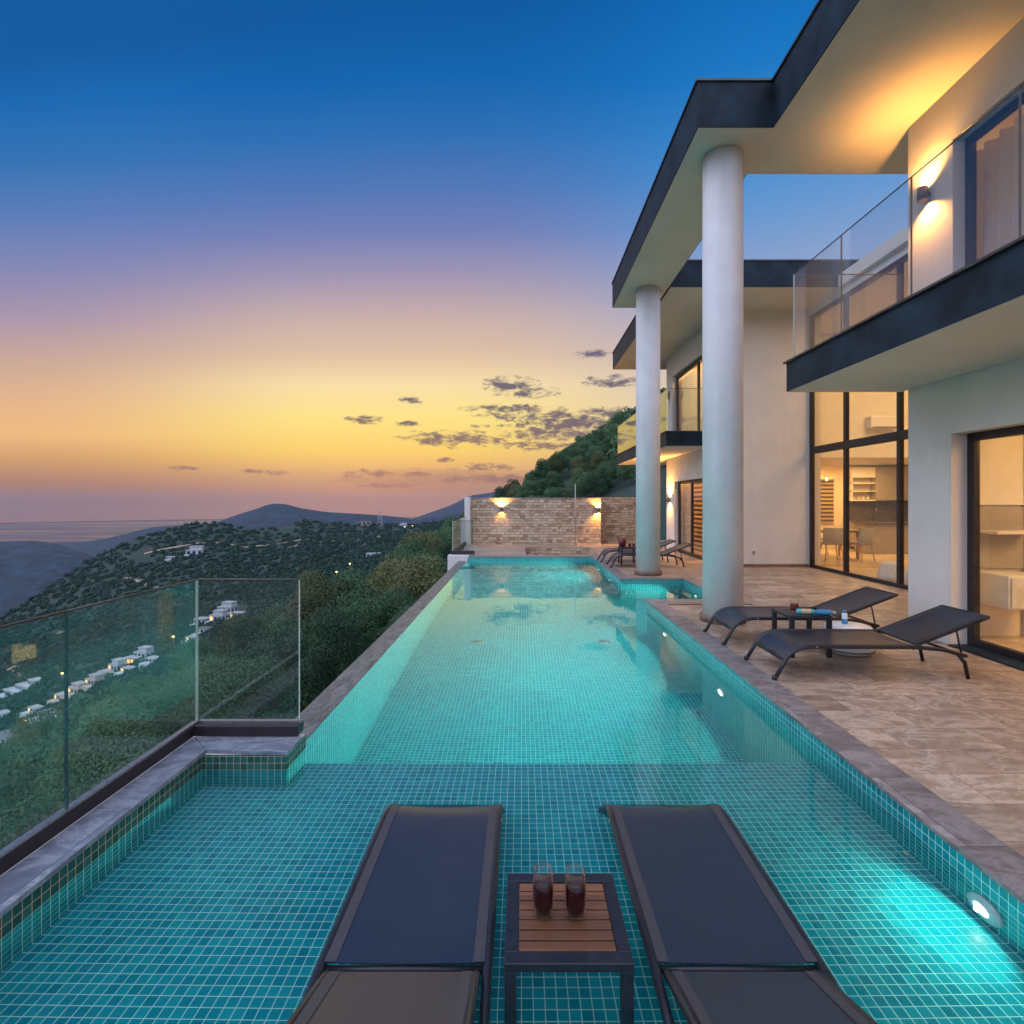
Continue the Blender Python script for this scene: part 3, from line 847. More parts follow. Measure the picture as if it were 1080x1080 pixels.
# underwater lights on the right hand wall
def pool_light(x, y, z, nx, ny, power, ang=150):
    k = .040 if z > -.3 else .062
    e = MB()
    if nx: e.lathe([(.085,0),(.08,nx*.018),(k-.001,nx*.024)], (x,y,z), 28, 'x')
    else: e.lathe([(.085,0),(.08,ny*.018),(k-.001,ny*.024)], (x,y,z), 28, 'y')
    f = e.build('underwater_light', M['white_plastic'], pool)
    q = MB()
    if nx: q.lathe([(k,nx*.0245),(.025,nx*.029),(.0005,nx*.031)], (x,y,z), 24, 'x')
    else: q.lathe([(k,ny*.0245),(.025,ny*.029),(.0005,ny*.031)], (x,y,z), 24, 'y')
    q.build('lens', M['pool_glow'], f)
    lamp('pool_lamp', 'SPOT', (x+nx*.038, y+ny*.038, z), power, (.40,1,.86), .012, aim=(x+nx*2, y+ny*2, z-.35), spot=ang, blend=.5)
PW = 4.3
pool_light(XR, 2.27, -.125, -1, 0, 6.5*PW, 168)
pool_light(XR, 5.25, -.62, -1, 0, 90*PW)
pool_light(XR, 7.30, -.60, -1, 0, 90*PW)
pool_light(XR, 11.9, -.60, -1, 0, 80*PW)
pool_light(BAYX, 9.9, -.5, -1, 0, 40*PW)
pool_light(XR, 13.6, -.60, -1, 0, 50*PW)
# water
m = MB()
poly = [(XS,YN),(XR,YN),(XR,BAY0),(BAYX,BAY0),(BAYX,BAY1),(XR,BAY1),(XR,YE),(XL,YE),(XL,YS),(-1.455,YS),(-1.455,3.32),(XS,3.32)]
m.v = [(x,y,0) for x,y in poly]
for f in [(0,1,2,9,10,11)]: pass
m.v = []
def wq(x0,x1,y0,y1): m.quad((x0,y0,0),(x1,y0,0),(x1,y1,0),(x0,y1,0))
wq(XS-.002,-1.455,YN,3.322); wq(-1.455,XR+.002,YN,3.322); wq(-1.457,XR+.002,3.322,YS)
wq(XL-.004,XR+.002,YS,BAY0); wq(XL-.004,XR+.002,BAY0,BAY1); wq(XR+.002,BAYX+.002,BAY0-.002,BAY1+.002); wq(XL-.004,XR+.002,BAY1,YE+.002)
m.build('pool_water', M['water'], kind='structure')

# ------------------------------------------------------------------ deck
m = MB(); DZ = D-.004
m.box(2.19, 13.5, YN-1.5, BAY0-.22, -.1, DZ)
m.box(BAYX+.22, 13.5, BAY0-.22, BAY1+.2, -.1, DZ)
m.box(XR+.2, 13.5, BAY1+.2, YE+.2, -.1, DZ)
m.box(-1.86, 13.5, YE+.2, 15.3, -.1, DZ)
m.box(-1.86, .13, 15.3, 17.87, -.1, DZ); m.box(2.26, 13.5, 15.3, 17.87, -.1, DZ)
m.box(-1.86, 13.5, 17.87, 21, -.1, DZ)
m.build('pool_deck', M['deck'], kind='structure')
m = MB(); m.box(XS, XR, YN-1.5, YN-.004, -.1, DZ); m.build('pool_deck_end', M['deck'], kind='structure')
# narrow drain in the deck beside the bay
m = MB(); m.box(2.2, 3.46, BAY0-.42, BAY0-.36, DZ-.01, DZ+.004); m.build('deck_drain', M['frame'], kind='structure')
# sunken pit beyond the pool
pit = thing('sunken_seating_pit', 'sunken rectangular pit lined with brown stone between pool and stone wall', 'seating pit', (1.2,16.5,-.6))
PX0,PX1,PY0,PY1=.134,2.256,15.304,17.866
m = MB(); m.quad((PX0,PY1,-.6),(PX1,PY1,-.6),(PX1,PY1,DZ),(PX0,PY1,DZ)); m.quad((PX1,PY1,-.6),(PX1,PY0,-.6),(PX1,PY0,DZ),(PX1,PY1,DZ)); m.quad((PX0,PY0,-.6),(PX0,PY1,-.6),(PX0,PY1,DZ),(PX0,PY0,DZ)); m.quad((PX1,PY0,-.6),(PX0,PY0,-.6),(PX0,PY0,DZ),(PX1,PY0,DZ))
m.build('pit_wall', M['masonry'], pit)
m = MB(); m.quad((PX0,PY0,-.6),(PX1,PY0,-.6),(PX1,PY1,-.6),(PX0,PY1,-.6)); m.build('pit_floor', M['deck'], pit)

# ------------------------------------------------------------------ glass railing on the left
def glass_panel(x0,y0,x1,y1,z0,z1,parent,th=.012, mat='glass_rail'):
    m = MB(); d = Vector((x1-x0, y1-y0, 0)); n = Vector((-d.y, d.x, 0)).normalized()*th/2
    a = Vector((x0,y0,0)); b = Vector((x1,y1,0))
    m.hexa([(a-n)+Vector((0,0,z0)), (b-n)+Vector((0,0,z0)), (b+n)+Vector((0,0,z0)), (a+n)+Vector((0,0,z0))], [(a-n)+Vector((0,0,z1)), (b-n)+Vector((0,0,z1)), (b+n)+Vector((0,0,z1)), (a+n)+Vector((0,0,z1))])
    # the polished edges read as thin solid lines
    g_ = m.build('glass_panel', M[mat], parent)
    e = MB(); e.tube([(x0,y0,z1+.004),(x1,y1,z1+.004)], .0065, 6); e.build('top_trim', M['flash'], g_)
    return g_
rl = thing('glass_railing', 'frameless glass railing with black base rail at the left of the shelf', 'glass railing', (-2.17,2,.12))
GX = -2.172; GT = C-.532; GB = .19
m = MB(); m.box(-2.205, -2.15, YN-1.5, 3.56, D+.001, GB); m.box(-2.15, -1.468, 3.517, 3.612, D+.001, GB); 
m.build('base_rail', M['rail'], rl, bevel=.004)
m = MB(); m.box(-2.19, -2.155, YN-1.5, 3.57, GB, GB+.012); m.box(-2.155, -1.47, 3.572, 3.6, GB, GB+.012); m.build('rail_gasket', M['steel'], rl)
for y0, y1 in [(-.9,.46),(.47,1.52),(1.53,2.55),(2.562,3.578)]:
    glass_panel(GX, y0, GX, y1, GB-.02, GT, rl)
glass_panel(GX+.008, 3.588, -1.49, 3.588, GB-.02, GT, rl)
m = MB(); m.box(GX-.006, GX+.006, 2.5515, 2.5605, GB, GT); m.build('joint_seal', M['glass_edge_dark'], rl)
m = MB(); m.box(GX-.006, GX+.004, 3.5795, 3.594, GB, GT); m.build('joint_seal', M['glass_edge'], rl)
m = MB(); m.box(-1.4895, -1.485, 3.582, 3.594, GB, GT); m.build('polished_edge', M['glass_edge'], rl)

# far corner: low block and glass windbreak
fr = thing('glass_railing', 'small glass corner railing at the far end of the pool', 'glass railing', (-1.8,15.2,.1))
m = MB(); m.box(-2.05, -1.455, YE+.002, 15.2, -1.5, .15); m.build('plinth', M['render'], fr, bevel=.004)
m = MB(); m.box(-1.98, -1.32, 15.06, 15.13, D+.031, .26); m.box(-1.98, -1.91, 15.13, 18.5, .13, .26); m.build('base_rail', M['rail'], fr)
glass_panel(-1.94, 15.095, -1.33, 15.095, .25, 1.10, fr); glass_panel(-1.945, 15.11, -1.945, 18.5, .25, 1.10, fr)
for x in (-1.94, -1.33): 
    q = MB(); q.box(x-.006, x+.006, 15.088, 15.102, .25, 1.1); q.build('polished_edge', M['glass_edge'], fr)

# ------------------------------------------------------------------ stone wall
sw = thing('stone_wall', 'sandstone block wall closing the terrace beyond the pool', 'wall', (0,19.2,.1))
m = MB(); m.box(-1.78, 2.82, 19.0, 19.25, -.5, 1.75); m.build('wall_face', M['masonry'], sw)
m = MB(); m.box(2.60, 2.82, 19.25, 20.2, -.5, 1.752); m.box(2.82, 4.9, 19.95, 20.2, -.5, 1.80); m.build('wall_face', M['masonry'], sw)
m = MB(); m.box(-1.97, -1.783, 18.5, 19.25, -1.8, 1.79); m.build('end_post', M['render'], sw, bevel=.006)
m = MB(); m.box(-1.80, 2.84, 18.985, 19.265, 1.75, 1.775); m.build('cap', M['coping_y'], sw)
def sconce(px, py, Y, label, power, axis='y', x=None, z=None, soft=.02, r=.045, hgt=.13, ang=85, down=1.0):
    # small cylinder washing the wall upwards and downwards
    p = at(px, py, Y)
    if x is not None: p.x = x
    if z is not None: p.z = z
    t = thing('wall_lamp', label, 'lamp', p)
    n = Vector((0,-1,0)) if axis == 'y' else Vector((-1,0,0))
    c = p+n*.075
    m = MB(); m.lathe([(r*.82,-hgt/2),(r,-hgt/2),(r,hgt/2),(r*.82,hgt/2),(r*.82,hgt/2-.02),(.001,hgt/2-.02)], c, 24); 
    m.box(*( (c.x-.02,c.x+.02,p.y-.04,p.y,p.z-.02,p.z+.02) if axis=='y' else (p.x-.04,p.x,c.y-.02,c.y+.02,p.z-.02,p.z+.02)))
    m.build('lamp_body', M['lamp_body'], t)
    for s in (1,-1):
        q = MB(); q.lathe([(.001,s*(hgt/2-.004)),(r*.8,s*(hgt/2-.004))] if s<0 else [(r*.8,hgt/2-.004),(.001,hgt/2-.004)], c, 20); q.build('bulb', M['glow'], t)
        l = c+Vector((0,0,s*(hgt/2+.01)))
        lamp('sconce_lamp', 'SPOT', l, power*(1 if s>0 else down), WARM, soft, aim=l+Vector((0,0,s))-n*.16, spot=ang, blend=.8)
    return t
sconce(529, 537, 19.0, 'left wall lamp on the sandstone wall near its white end post', 150, 'y', ang=140, down=.12)
sconce(631, 538, 19.0, 'right wall lamp on the sandstone wall where it steps back', 110, 'y', hgt=.10, ang=130, down=.8)
mp = thing('metal_pole', 'thin tall metal pole in front of the sandstone wall', 'pole', (1.87,18.6,D))
m = MB(); m.tube([(1.87,18.6,D-.004),(1.87,18.6,2.25)], .014, 10); m.build('shaft', M['steel'], mp)
m = MB(); m.lathe([(.05,0),(.05,.012),(.02,.03)], (1.87,18.6,D-.004), 20); m.build('foot_plate', M['steel'], mp)

# ------------------------------------------------------------------ villa
S = C+4.45; FT = C+5.0
XW = 4.62
vi = thing('villa', 'white two storey villa with dark roof fascia, balconies and round columns beside the pool', 'villa', (6,9,D))
def part(mb, name, mat, bevel=0, parent=None, label=None): return mb.build(name, M[mat] if isinstance(mat, str) else mat, parent or vi, bevel=bevel, label=label)
roof1 = [(3.0,.6),(3.0,6.39),(2.1,6.39),(2.1,12.38),(3.08,12.38),(3.08,7.31),(12.5,7.31),(12.5,.6)]
def inset(poly, d):
    out = []; n = len(poly)
    a = sum(poly[i][0]*poly[(i+1)%n][1]-poly[(i+1)%n][0]*poly[i][1] for i in range(n)); sg = 1 if a > 0 else -1
    for i in range(n):
        p0, p1, p2 = Vector(poly[i-1]), Vector(poly[i]), Vector(poly[(i+1)%n])
        e1 = (p1-p0).normalized(); e2 = (p2-p1).normalized()
        n1 = Vector((-e1.y,e1.x))*sg; n2 = Vector((-e2.y,e2.x))*sg
        q = p1+(n1+n2)*d; out.append((q.x,q.y))
    return out
def roof(poly):
    m = MB(); m.prism(poly, S+.006, FT); r_ = part(m, 'roof', 'fascia')
    m = MB(); m.prism(inset(poly, .012), S, S+.02); part(m, 'soffit', 'soffit', parent=r_)
    m = MB(); m.prism(inset(poly, -.02), FT, FT+.025); part(m, 'flashing', 'flash', parent=r_)
roof(roof1)
roof([(3.10,11.17),(3.10,18.2),(12.5,18.2),(12.5,11.17)])
# columns
for cx, cyy in ((2.61,6.95),(2.67,11.3)):
    m = MB(); m.lathe([(.25,.2),(.25,S+.001)], (cx,cyy,0), 64); c_ = part(m, 'column', 'column')
    m = MB(); m.lathe([(.001,D-.004),(.285,D-.004),(.285,.19),(.275,.2),(.001,.2)], (cx,cyy,0), 64); part(m, 'plinth', 'base_tan', parent=c_)
WI = XW+.25
SL0, SL1 = C+1.318, C+1.686
def wall_x(x0, x1, y0, y1, z0, z1, holes, name='wall', mat='render'):
    """wall in a plane of constant x with rectangular holes (ya,yb,za,zb)"""
    m = MB(); ys = sorted({y0,y1,*[h[0] for h in holes],*[h[1] for h in holes]})
    for a, b in zip(ys[:-1], ys[1:]):
        zs = [(h[2],h[3]) for h in holes if h[0] <= a+1e-6 and h[1] >= b-1e-6]; zs.sort(); z = z0
        for ha, hb in zs:
            if ha > z: m.box(x0,x1,a,b,z,ha)
            z = hb
        if z < z1: m.box(x0,x1,a,b,z,z1)
    return part(m, name, mat)
DZ1 = C+.72; WZ0, WZ1 = SL1+.02, C+3.87
wall_x(XW, WI, .6, 6.4, D-.004, S, [(2.6,5.76,D-.004,DZ1),(2.8,5.74,WZ0,WZ1)])
m = MB(); m.box(WI, 12.4, 6.15, 6.4, D-.004, S); part(m, 'wall', 'render')
m = MB(); m.box(XW+.004, 6.75, 12.5, 12.75, D-.004, S); part(m, 'wall', 'render')
m = MB(); m.box(XW+.0, 6.70, 12.488, 12.5, D-.004, D+.07); part(m, 'skirting', 'base_tan')
wall_x(XW, WI, 12.75, 17.06, D-.004, S, [(13.2,16.2,D-.004,C+.58),(13.3,16.4,WZ0,C+3.79)])
m = MB(); m.box(WI, 12.4, 16.95, 17.06, D-.004, S); part(m, 'wall', 'int_wall') if False else None
# balconies
def balcony(poly, holes=None):
    m = MB(); m.prism(poly, SL0+.006, SL1-.02); b = part(m, 'balcony', 'fascia')
    m = MB(); m.prism(inset(poly, .01), SL0, SL0+.02); part(m, 'underside', 'soffit', parent=b)
    m = MB(); m.prism(inset(poly, -.03), SL1-.02, SL1); part(m, 'slab_trim', 'flash', parent=b)
    return b
b1 = balcony([(3.22,.6),(3.22,6.51),(XW-.002,6.51),(XW-.002,.6)])
GZ = SL1+1.04
for y0, y1 in [(.8,1.55),(1.56,2.54),(2.55,3.53),(3.54,4.515),(4.525,5.505),(5.515,6.46)]:
    glass_panel(3.29, y0, 3.29, y1, SL1+.01, GZ, b1, mat='glass_balcony')
for y in (3.535, 4.52, 5.51): 
    q = MB(); q.box(3.284, 3.296, y-.004, y+.004, SL1+.01, GZ); part(q, 'joint_seal', 'lamp_body', parent=b1)
glass_panel(3.30, 6.465, XW-.01, 6.465, SL1+.01, GZ, b1, mat='glass_balcony')
q = MB(); q.box(3.282, 3.298, 6.459, 6.471, SL1+.01, GZ); part(q, 'polished_edge', 'glass_edge', parent=b1)
m = MB(); m.box(3.27, 3.31, .7, 6.48, SL1, SL1+.035); part(m, 'base_rail', 'frame', parent=b1)
b2 = balcony([(3.5,12.95),(3.5,19.86),(8,19.86),(8,17.07),(XW-.002,17.07),(XW-.002,12.95)])
for y0, y1 in [(13.02,15.3),(15.31,17.6),(17.61,19.8)]: glass_panel(3.56, y0, 3.56, y1, SL1+.01, GZ, b2, mat='glass_balcony')
glass_panel(3.57, 13.015, XW-.01, 13.015, SL1+.01, GZ, b2, mat='glass_balcony'); glass_panel(3.57, 19.8, 7.9, 19.8, SL1+.01, GZ, b2, mat='glass_balcony')
# floor slabs and far walls of the block (interior side)
m = MB(); m.box(WI, 12.4, .6, 6.15, SL0, SL1); part(m, 'floor_slab', 'int_wall')
m = MB(); m.box(WI, 6.75, 12.75, 17.05, SL0, SL1); part(m, 'floor_slab', 'int_wall')
m = MB(); m.box(6.75, 6.98, 12.5, 17.3, D-.004, S); part(m, 'inner_wall', 'int_wall')
m = MB(); m.box(WI, 6.75, 17.05, 17.3, D-.004, S); part(m, 'wall', 'render')
# recessed glazed facade x = 6.75
fa = MB(); Z0 = D
ys = [6.44, 8.0, 9.56, 11.15, 12.46]
for y in ys: fa.box(6.72, 6.80, y-.04, y+.04, Z0, C+4.3)
for a, b in zip(ys[:-1], ys[1:]):
    fa.box(6.722, 6.798, a+.04, b-.04, Z0, Z0+.07); fa.box(6.715, 6.80, a+.04, b-.04, C+1.08, C+1.24); fa.box(6.722, 6.798, a+.04, b-.04, C+4.22, C+4.3)
gf = part(fa, 'glazed_facade', 'frame')
for a, b in zip(ys[:-1], ys[1:]):
    for z0, z1 in ((Z0+.07, C+1.08), (C+1.24, C+4.22)):
        q = MB(); q.box(6.755, 6.765, a+.04, b-.04, z0, z1); part(q, 'pane', 'glass_win', parent=gf)
m = MB(); m.box(6.70, 6.95, 6.4, 12.5, C+4.3, S); part(m, 'wall', 'render')
m = MB(); m.box(6.6, 12.5, 7.32, 11.16, S+.003, S+.25); part(m, 'roof', 'soffit')
m = MB(); m.box(6.8, 13.5, 6.4, 17.25, D-.003, D+.002); part(m, 'interior_floor', 'int_floor')
m = MB(); m.box(6.98, 13.5, 17.2, 17.4, D, S); m.box(13.4, 13.6, 6.2, 17.4, D, S); m.box(6.98, 13.4, 6.405, 6.42, D, S); part(m, 'inner_wall', 'int_wall')
m = MB(); m.box(6.98, 13.4, 13.9, 14.1, C+1.12, S); part(m, 'upper_inner_wall', 'int_white')
m = MB(); m.box(6.98, 13.4, 14.1, 17.2, C+1.12, C+1.3); m.box(6.98, 13.4, 6.42, 13.9, S-.12, S); part(m, 'ceiling', 'int_white')
# lower sliding door, upper window of the near block
def window_x(name, x, y0, y1, z0, z1, muls, parent=vi, fw=.06, sill=None):
    m = MB(); m.box(x-.03,x+.04,y0,y0+fw,z0,z1); m.box(x-.03,x+.04,y1-fw,y1,z0,z1)
    m.box(x-.03,x+.04,y0+fw,y1-fw,z1-fw,z1); m.box(x-.03,x+.04,y0+fw,y1-fw,z0,z0+fw)
    for yy in muls: m.box(x-.025,x+.035,yy-fw/2,yy+fw/2,z0+fw,z1-fw)
    f = part(m, name, 'frame', bevel=.004)
    ed = [y0+fw-.0]+[v for yy in muls for v in (yy-fw/2, yy+fw/2)]+[y1-fw]
    for a, b in zip(ed[::2], ed[1::2]):
        q = MB(); q.box(x, x+.01, a, b, z0+fw, z1-fw); part(q, 'pane', 'glass_win', parent=f)
    return f
f = window_x('sliding_door', XW+.20, 2.6, 5.76, D-.003, DZ1, [4.2], fw=.085)
m = MB(); m.box(XW-.05, XW+.165, 2.62, 5.74, D-.003, D+.012); part(m, 'sill', 'fascia', parent=f)
m = MB(); m.box(XW+.172, XW+.19, 4.30, 4.33, 1.05, 1.25); part(m, 'handle', 'steel', parent=f)
window_x('window', XW+.16, 2.8, 5.74, WZ0, WZ1, [4.75], fw=.07)
window_x('sliding_door', XW+.14, 13.2, 16.2, D-.003, C+.58, [14.95], fw=.09)
window_x('window', XW+.14, 13.3, 16.4, WZ0, C+3.79, [14.4], fw=.09)
# rooms
m = MB(); m.box(WI, 9.4, .6, 6.15, D-.003, D+.003); part(m, 'interior_floor', 'int_floor')
m = MB(); m.box(9.4, 9.5, .6, 6.15, D, SL0); m.box(WI, 9.4, 6.13, 6.148, D, SL0); m.box(8.9, 9.0, .6, 6.12, SL1, S); m.box(WI, 8.9, 6.13, 6.148, SL1, S); m.box(WI, 9.4, .5, .6, D, S)
part(m, 'inner_wall', 'int_wall')
m = MB(); m.box(WI, 6.74, 16.9, 17.04, D, S); m.box(6.5, 6.74, 12.76, 16.9, D, S); part(m, 'inner_wall', 'int_wall')
m = MB(); m.box(WI, 6.5, 12.76, 16.9, D-.003, D+.003); part(m, 'interior_floor', 'int_floor')

def drape(name, x, y0, y1, z0, z1, mat, label, amp=.06, n=9, lean=0):
    m = MB(); m.smooth = True; K = int((y1-y0)*60)
    for k in range(K+1):
        u = k/K; a = u*n*6.28*(y1-y0)
        xx = x+amp*math.sin(a)+.012*math.sin(a*2.3)
        yy = y0+(y1-y0)*u
        m.v += [(xx*1+0, yy+lean*(1-u)*.25, z0), (x+(xx-x)*.85, yy, z0+(z1-z0)*.5), (x+(xx-x)*.6, yy, z1)]
    for k in range(K):
        a = k*3; m.face([a,a+3,a+4,a+1]); m.face([a+1,a+4,a+5,a+2])
    return tag(m.build(name, M[mat]), label, 'curtain')
drape('curtain', 5.02, 4.7, 6.06, WZ0+.02, WZ1-.02, 'curtain', 'pale curtain gathered behind the upper balcony window', amp=.085, n=5.5, lean=1)
drape('curtain', 4.96, 13.9, 16.85, WZ0+.02, C+3.75, 'curtain', 'bright curtain behind the far upper window of the villa', n=7)
m = MB(); m.box(4.95, 4.955, 14.3, 15.62, D+.05, C+.55); tag(m.build('roller_blind', M['blind']), 'striped glowing blind behind the far ground floor door', 'blind')
drape('curtain', 4.97, 15.72, 16.8, D+.03, C+.5, 'curtain', 'grey curtain behind the far ground floor door', n=8)

# wall lamps on the villa
sconce(980, 205, 6.07, 'bright wall lamp beside the upstairs balcony window', 85, 'x', x=XW, z=C+3.47, r=.055, hgt=.15, ang=140)
sconce(706, 527, 16.66, 'wall lamp at the far corner of the villa beneath the balcony', 330, 'x', x=XW, z=C+.03, r=.05, ang=150, down=.3)
t = thing('wall_lamp', 'small unlit black wall lamp at the far upper corner of the villa', 'lamp', (XW,16.75,C+3.3))
m = MB(); m.box(XW-.12, XW-.02, 16.68, 16.80, C+3.18, C+3.42); m.box(XW-.02, XW, 16.70, 16.78, C+3.24, C+3.36); m.build('lamp_body', M['lamp_dark'], t, bevel=.006)
t = thing('power_socket', 'small outdoor socket low on the cream villa wall', 'socket', (5.42,12.5,.47))
m = MB(); m.box(5.36, 5.45, 12.475, 12.5, .42, .52); m.build('cover', M['white_plastic'], t, bevel=.006)
m = MB(); m.box(5.385, 5.425, 12.468, 12.476, .445, .495); m.build('flap', M['lamp_body'], t)

# interior lights
lamp('room_lamp', 'AREA', (10.3,15.4,C+1.08), 100, WARM2, 2.0, aim=(10.3,15.4,0))
lamp('room_lamp', 'AREA', (9.0,16.2,C+1.08), 110, WARM, 1.2, aim=(9.2,16.6,0))
lamp('room_lamp', 'AREA', (9.8,10.3,S-.2), 340, WARM2, 3.0, aim=(9.8,10.4,0))
lamp('room_lamp', 'AREA', (7.0,3.6,SL0-.05), 200, WARM2, 2, aim=(7.0,3.7,0))
lamp('room_lamp', 'AREA', (6.9,3.8,S-.1), 150, WARM2, 2, aim=(6.8,3.8,0))
lamp('room_lamp', 'AREA', (5.75,14.9,SL0-.06), 200, WARM, 1.2, aim=(5.75,14.9,0))
lamp('room_lamp', 'AREA', (5.75,14.9,S-.1), 220, WARM2, 1.2, aim=(5.75,14.9,0))

# ------------------------------------------------------------------ kitchen and dining room behind the glass
kt = thing('kitchen_units', 'grey fitted kitchen with wall cupboards, shelves and dark splashback', 'kitchen', (11.4,16.9,D))
m = MB()
for x in (11.18,11.88,12.58): m.box(x,x+.69,16.85,17.195,1.68,2.74)
part(m, 'wall_cupboard', 'cab', .004, kt)
m = MB(); m.box(10.42,13.3,17.15,17.2,1.06,1.66); part(m, 'splashback', 'cab_dark', 0, kt)
m = MB(); m.box(10.42,13.3,16.6,17.14,1.02,1.06); part(m, 'worktop', 'cab_dark', .004, kt)
m = MB()
for x in (10.45,11.15,11.85,12.55): m.box(x,x+.69,16.64,17.14,D+.1,1.015)
part(m, 'base_cupboard', 'cab', .004, kt)
m = MB(); m.box(10.42,11.17,16.9,17.195,2.2,2.24); m.box(10.42,11.17,16.9,17.195,1.95,1.98); m.box(10.42,11.17,16.9,17.195,1.66,1.70); m.box(10.42,10.45,16.9,17.195,1.70,2.74); m.box(10.45,11.17,16.9,17.195,2.40,2.74); part(m, 'open_shelf', 'int_white', 0, kt)
m = MB(); m.tube([(11.1,16.9,1.06),(11.1,16.9,1.36),(11.1,16.8,1.42),(11.1,16.72,1.34)], .014, 8); part(m, 'tap', 'steel', 0, kt)
for k in range(4):
    q = MB(); q.lathe([(.02,0),(.035,.05),(.035,.08)], (10.55+.15*k,17.0,1.70), 14); tag(q.build('cup', M['int_white']), 'white cup on the lowest kitchen shelf', 'cup', 'cups on the kitchen shelf')
isl = thing('kitchen_island', 'long grey kitchen island in front of the fitted cupboards', 'kitchen island', (11,15.6,D))
m = MB(); m.box(10.0,13.2,15.55,16.1,D,.98); part(m, 'body', 'cab', .006, isl)
m = MB(); m.box(9.95,13.25,15.48,16.15,.98,1.03); part(m, 'worktop', 'cab_dark', .005, isl)
bl = thing('roller_blind', 'zebra striped window blind on the yellow dining room wall', 'blind', (9.64,17.15,1))
m = MB(); m.box(9.29,9.99,17.14,17.15,.95,2.35)
part(m, 'slatted_cloth', M['blind'], 0, bl); m = MB(); m.box(9.26,10.02,17.08,17.195,2.35,2.43); part(m, 'cassette', 'int_white', 0, bl)
tb = thing('dining_table', 'dining table with dark top seen through the tall facade glass', 'table', (8.35,14.6,D))
m = MB(); m.box(7.75,9.0,14.1,15.1,.83,.87); part(m, 'tabletop', 'cab_dark', .005, tb)
for x in (7.85,8.9):
    for y in (14.2,15.0): m = MB(); m.tube([(x,y,D),(x,y,.83)], .03, 8); part(m, 'leg', 'wood_chair', 0, tb)
def chair(x, y, rz, label):
    t = thing('dining_chair', label, 'chair', (0,0,0))
    m = MB(); m.box(-.23,.23,-.22,.22,.43,.49); m.build('seat', M['chair_seat'], t, bevel=.02)
    m = MB(); m.smooth = True
    pts = [(-.24+.48*k/8, .2-.10*abs(k-4)/4*abs(k-4)/4) for k in range(9)]
    for (a,b) in pts: m.v += [(a,b,.49),(a*1.02,b+.07,.86)]
    for k in range(8): m.face([2*k,2*k+2,2*k+3,2*k+1])
    for (a,b) in pts: m.v += [(a,b+.03,.49),(a*1.02,b+.10,.86)]
    for k in range(8): m.face([18+2*k+1,18+2*k+3,18+2*k+2,18+2*k])
    for k in range(8): m.face([2*k+1,2*k+3,18+2*k+3,18+2*k+1])
    m.build('backrest', M['chair_seat'], t)
    for sx in (-1,1):
        for sy in (-1,1): m = MB(); m.tube([(sx*.17,sy*.16,.43),(sx*.23,sy*.22,0)], [.018,.012], 8); m.build('leg', M['wood_chair'], t)
    t.location = (x,y,D); t.rotation_euler.z = rz; return t
chair(8.7,13.75,R(200),'grey upholstered dining chair with its back to the terrace')
chair(7.95,13.75,R(170),'dining chair at the near left side of the dining table')
chair(8.5,15.5,R(5),'dining chair on the far side of the dining table')
pl = thing('table_setting', 'plates and glasses laid out on the dining table', 'tableware', (8.3,14.5,.87))
for k,(x,y) in enumerate([(8.0,14.3),(8.4,14.3),(8.8,14.3),(8.1,14.9),(8.6,14.9)]):
    m = MB(); m.lathe([(.001,0),(.08,0),(.12,.015),(.12,.02),(.001,.012)], (x,y,.871), 20); part(m, 'plate', 'int_white', 0, pl)
    m = MB(); m.lathe([(.025,0),(.006,.01),(.006,.07),(.03,.11),(.026,.16)], (x+.15,y+.05,.871), 14); part(m, 'wine_glass', 'tumbler', 0, pl)
ch = thing('chandelier', 'small glowing chandelier above the dining table', 'lamp', (8.25,14.9,2.1))
m = MB(); m.tube([(8.25,14.9,2.3),(8.25,14.9,C+1.12)], .006, 6); m.lathe([(.02,-.05),(.05,0),(.02,.05)], (8.25,14.9,2.25), 12)
for k in range(6):
    a = k*1.047; m.tube([(8.25,14.9,2.22),(8.25+.15*math.cos(a),14.9+.15*math.sin(a),2.14),(8.25+.24*math.cos(a),14.9+.24*math.sin(a),2.22)], .007, 6)
part(m, 'arms', 'steel', 0, ch)
for k in range(6):
    a = k*1.047; q = MB(); q.lathe([(.001,0),(.022,.02),(.026,.045),(.001,.09)], (8.25+.24*math.cos(a),14.9+.24*math.sin(a),2.22), 10); part(q, 'bulb', 'glow_soft', 0, ch)
k = 0
for x, y in [(8.2,14.5),(9.3,14.6),(10.2,14.6),(11.1,14.7),(9.7,15.9),(10.7,15.9),(11.7,15.9),(12.3,14.8)]:
    t = thing('ceiling_downlight', 'small round downlight lit in the kitchen ceiling', 'lamp', (x,y,C+1.118), group='kitchen ceiling downlights')
    m = MB(); m.lathe([(.07,0),(.07,-.008),(.05,-.006)], (x,y,C+1.119), 18); part(m, 'ring', 'int_white', 0, t)
    q = MB(); q.lathe([(.05,-.0045),(.001,-.0045)], (x,y,C+1.119), 16); part(q, 'bulb', 'glow_soft', 0, t)
ac = thing('air_conditioner', 'white air conditioner high on the wall behind the upper glass', 'air conditioner', (9.3,13.9,3.6))
m = MB(); m.box(8.92,9.68,13.68,13.898,3.52,3.84); part(m, 'body', 'white_plastic', .03, ac)
m = MB(); m.box(8.97,9.63,13.672,13.69,3.535,3.56); part(m, 'air_outlet', 'lamp_body', 0, ac)
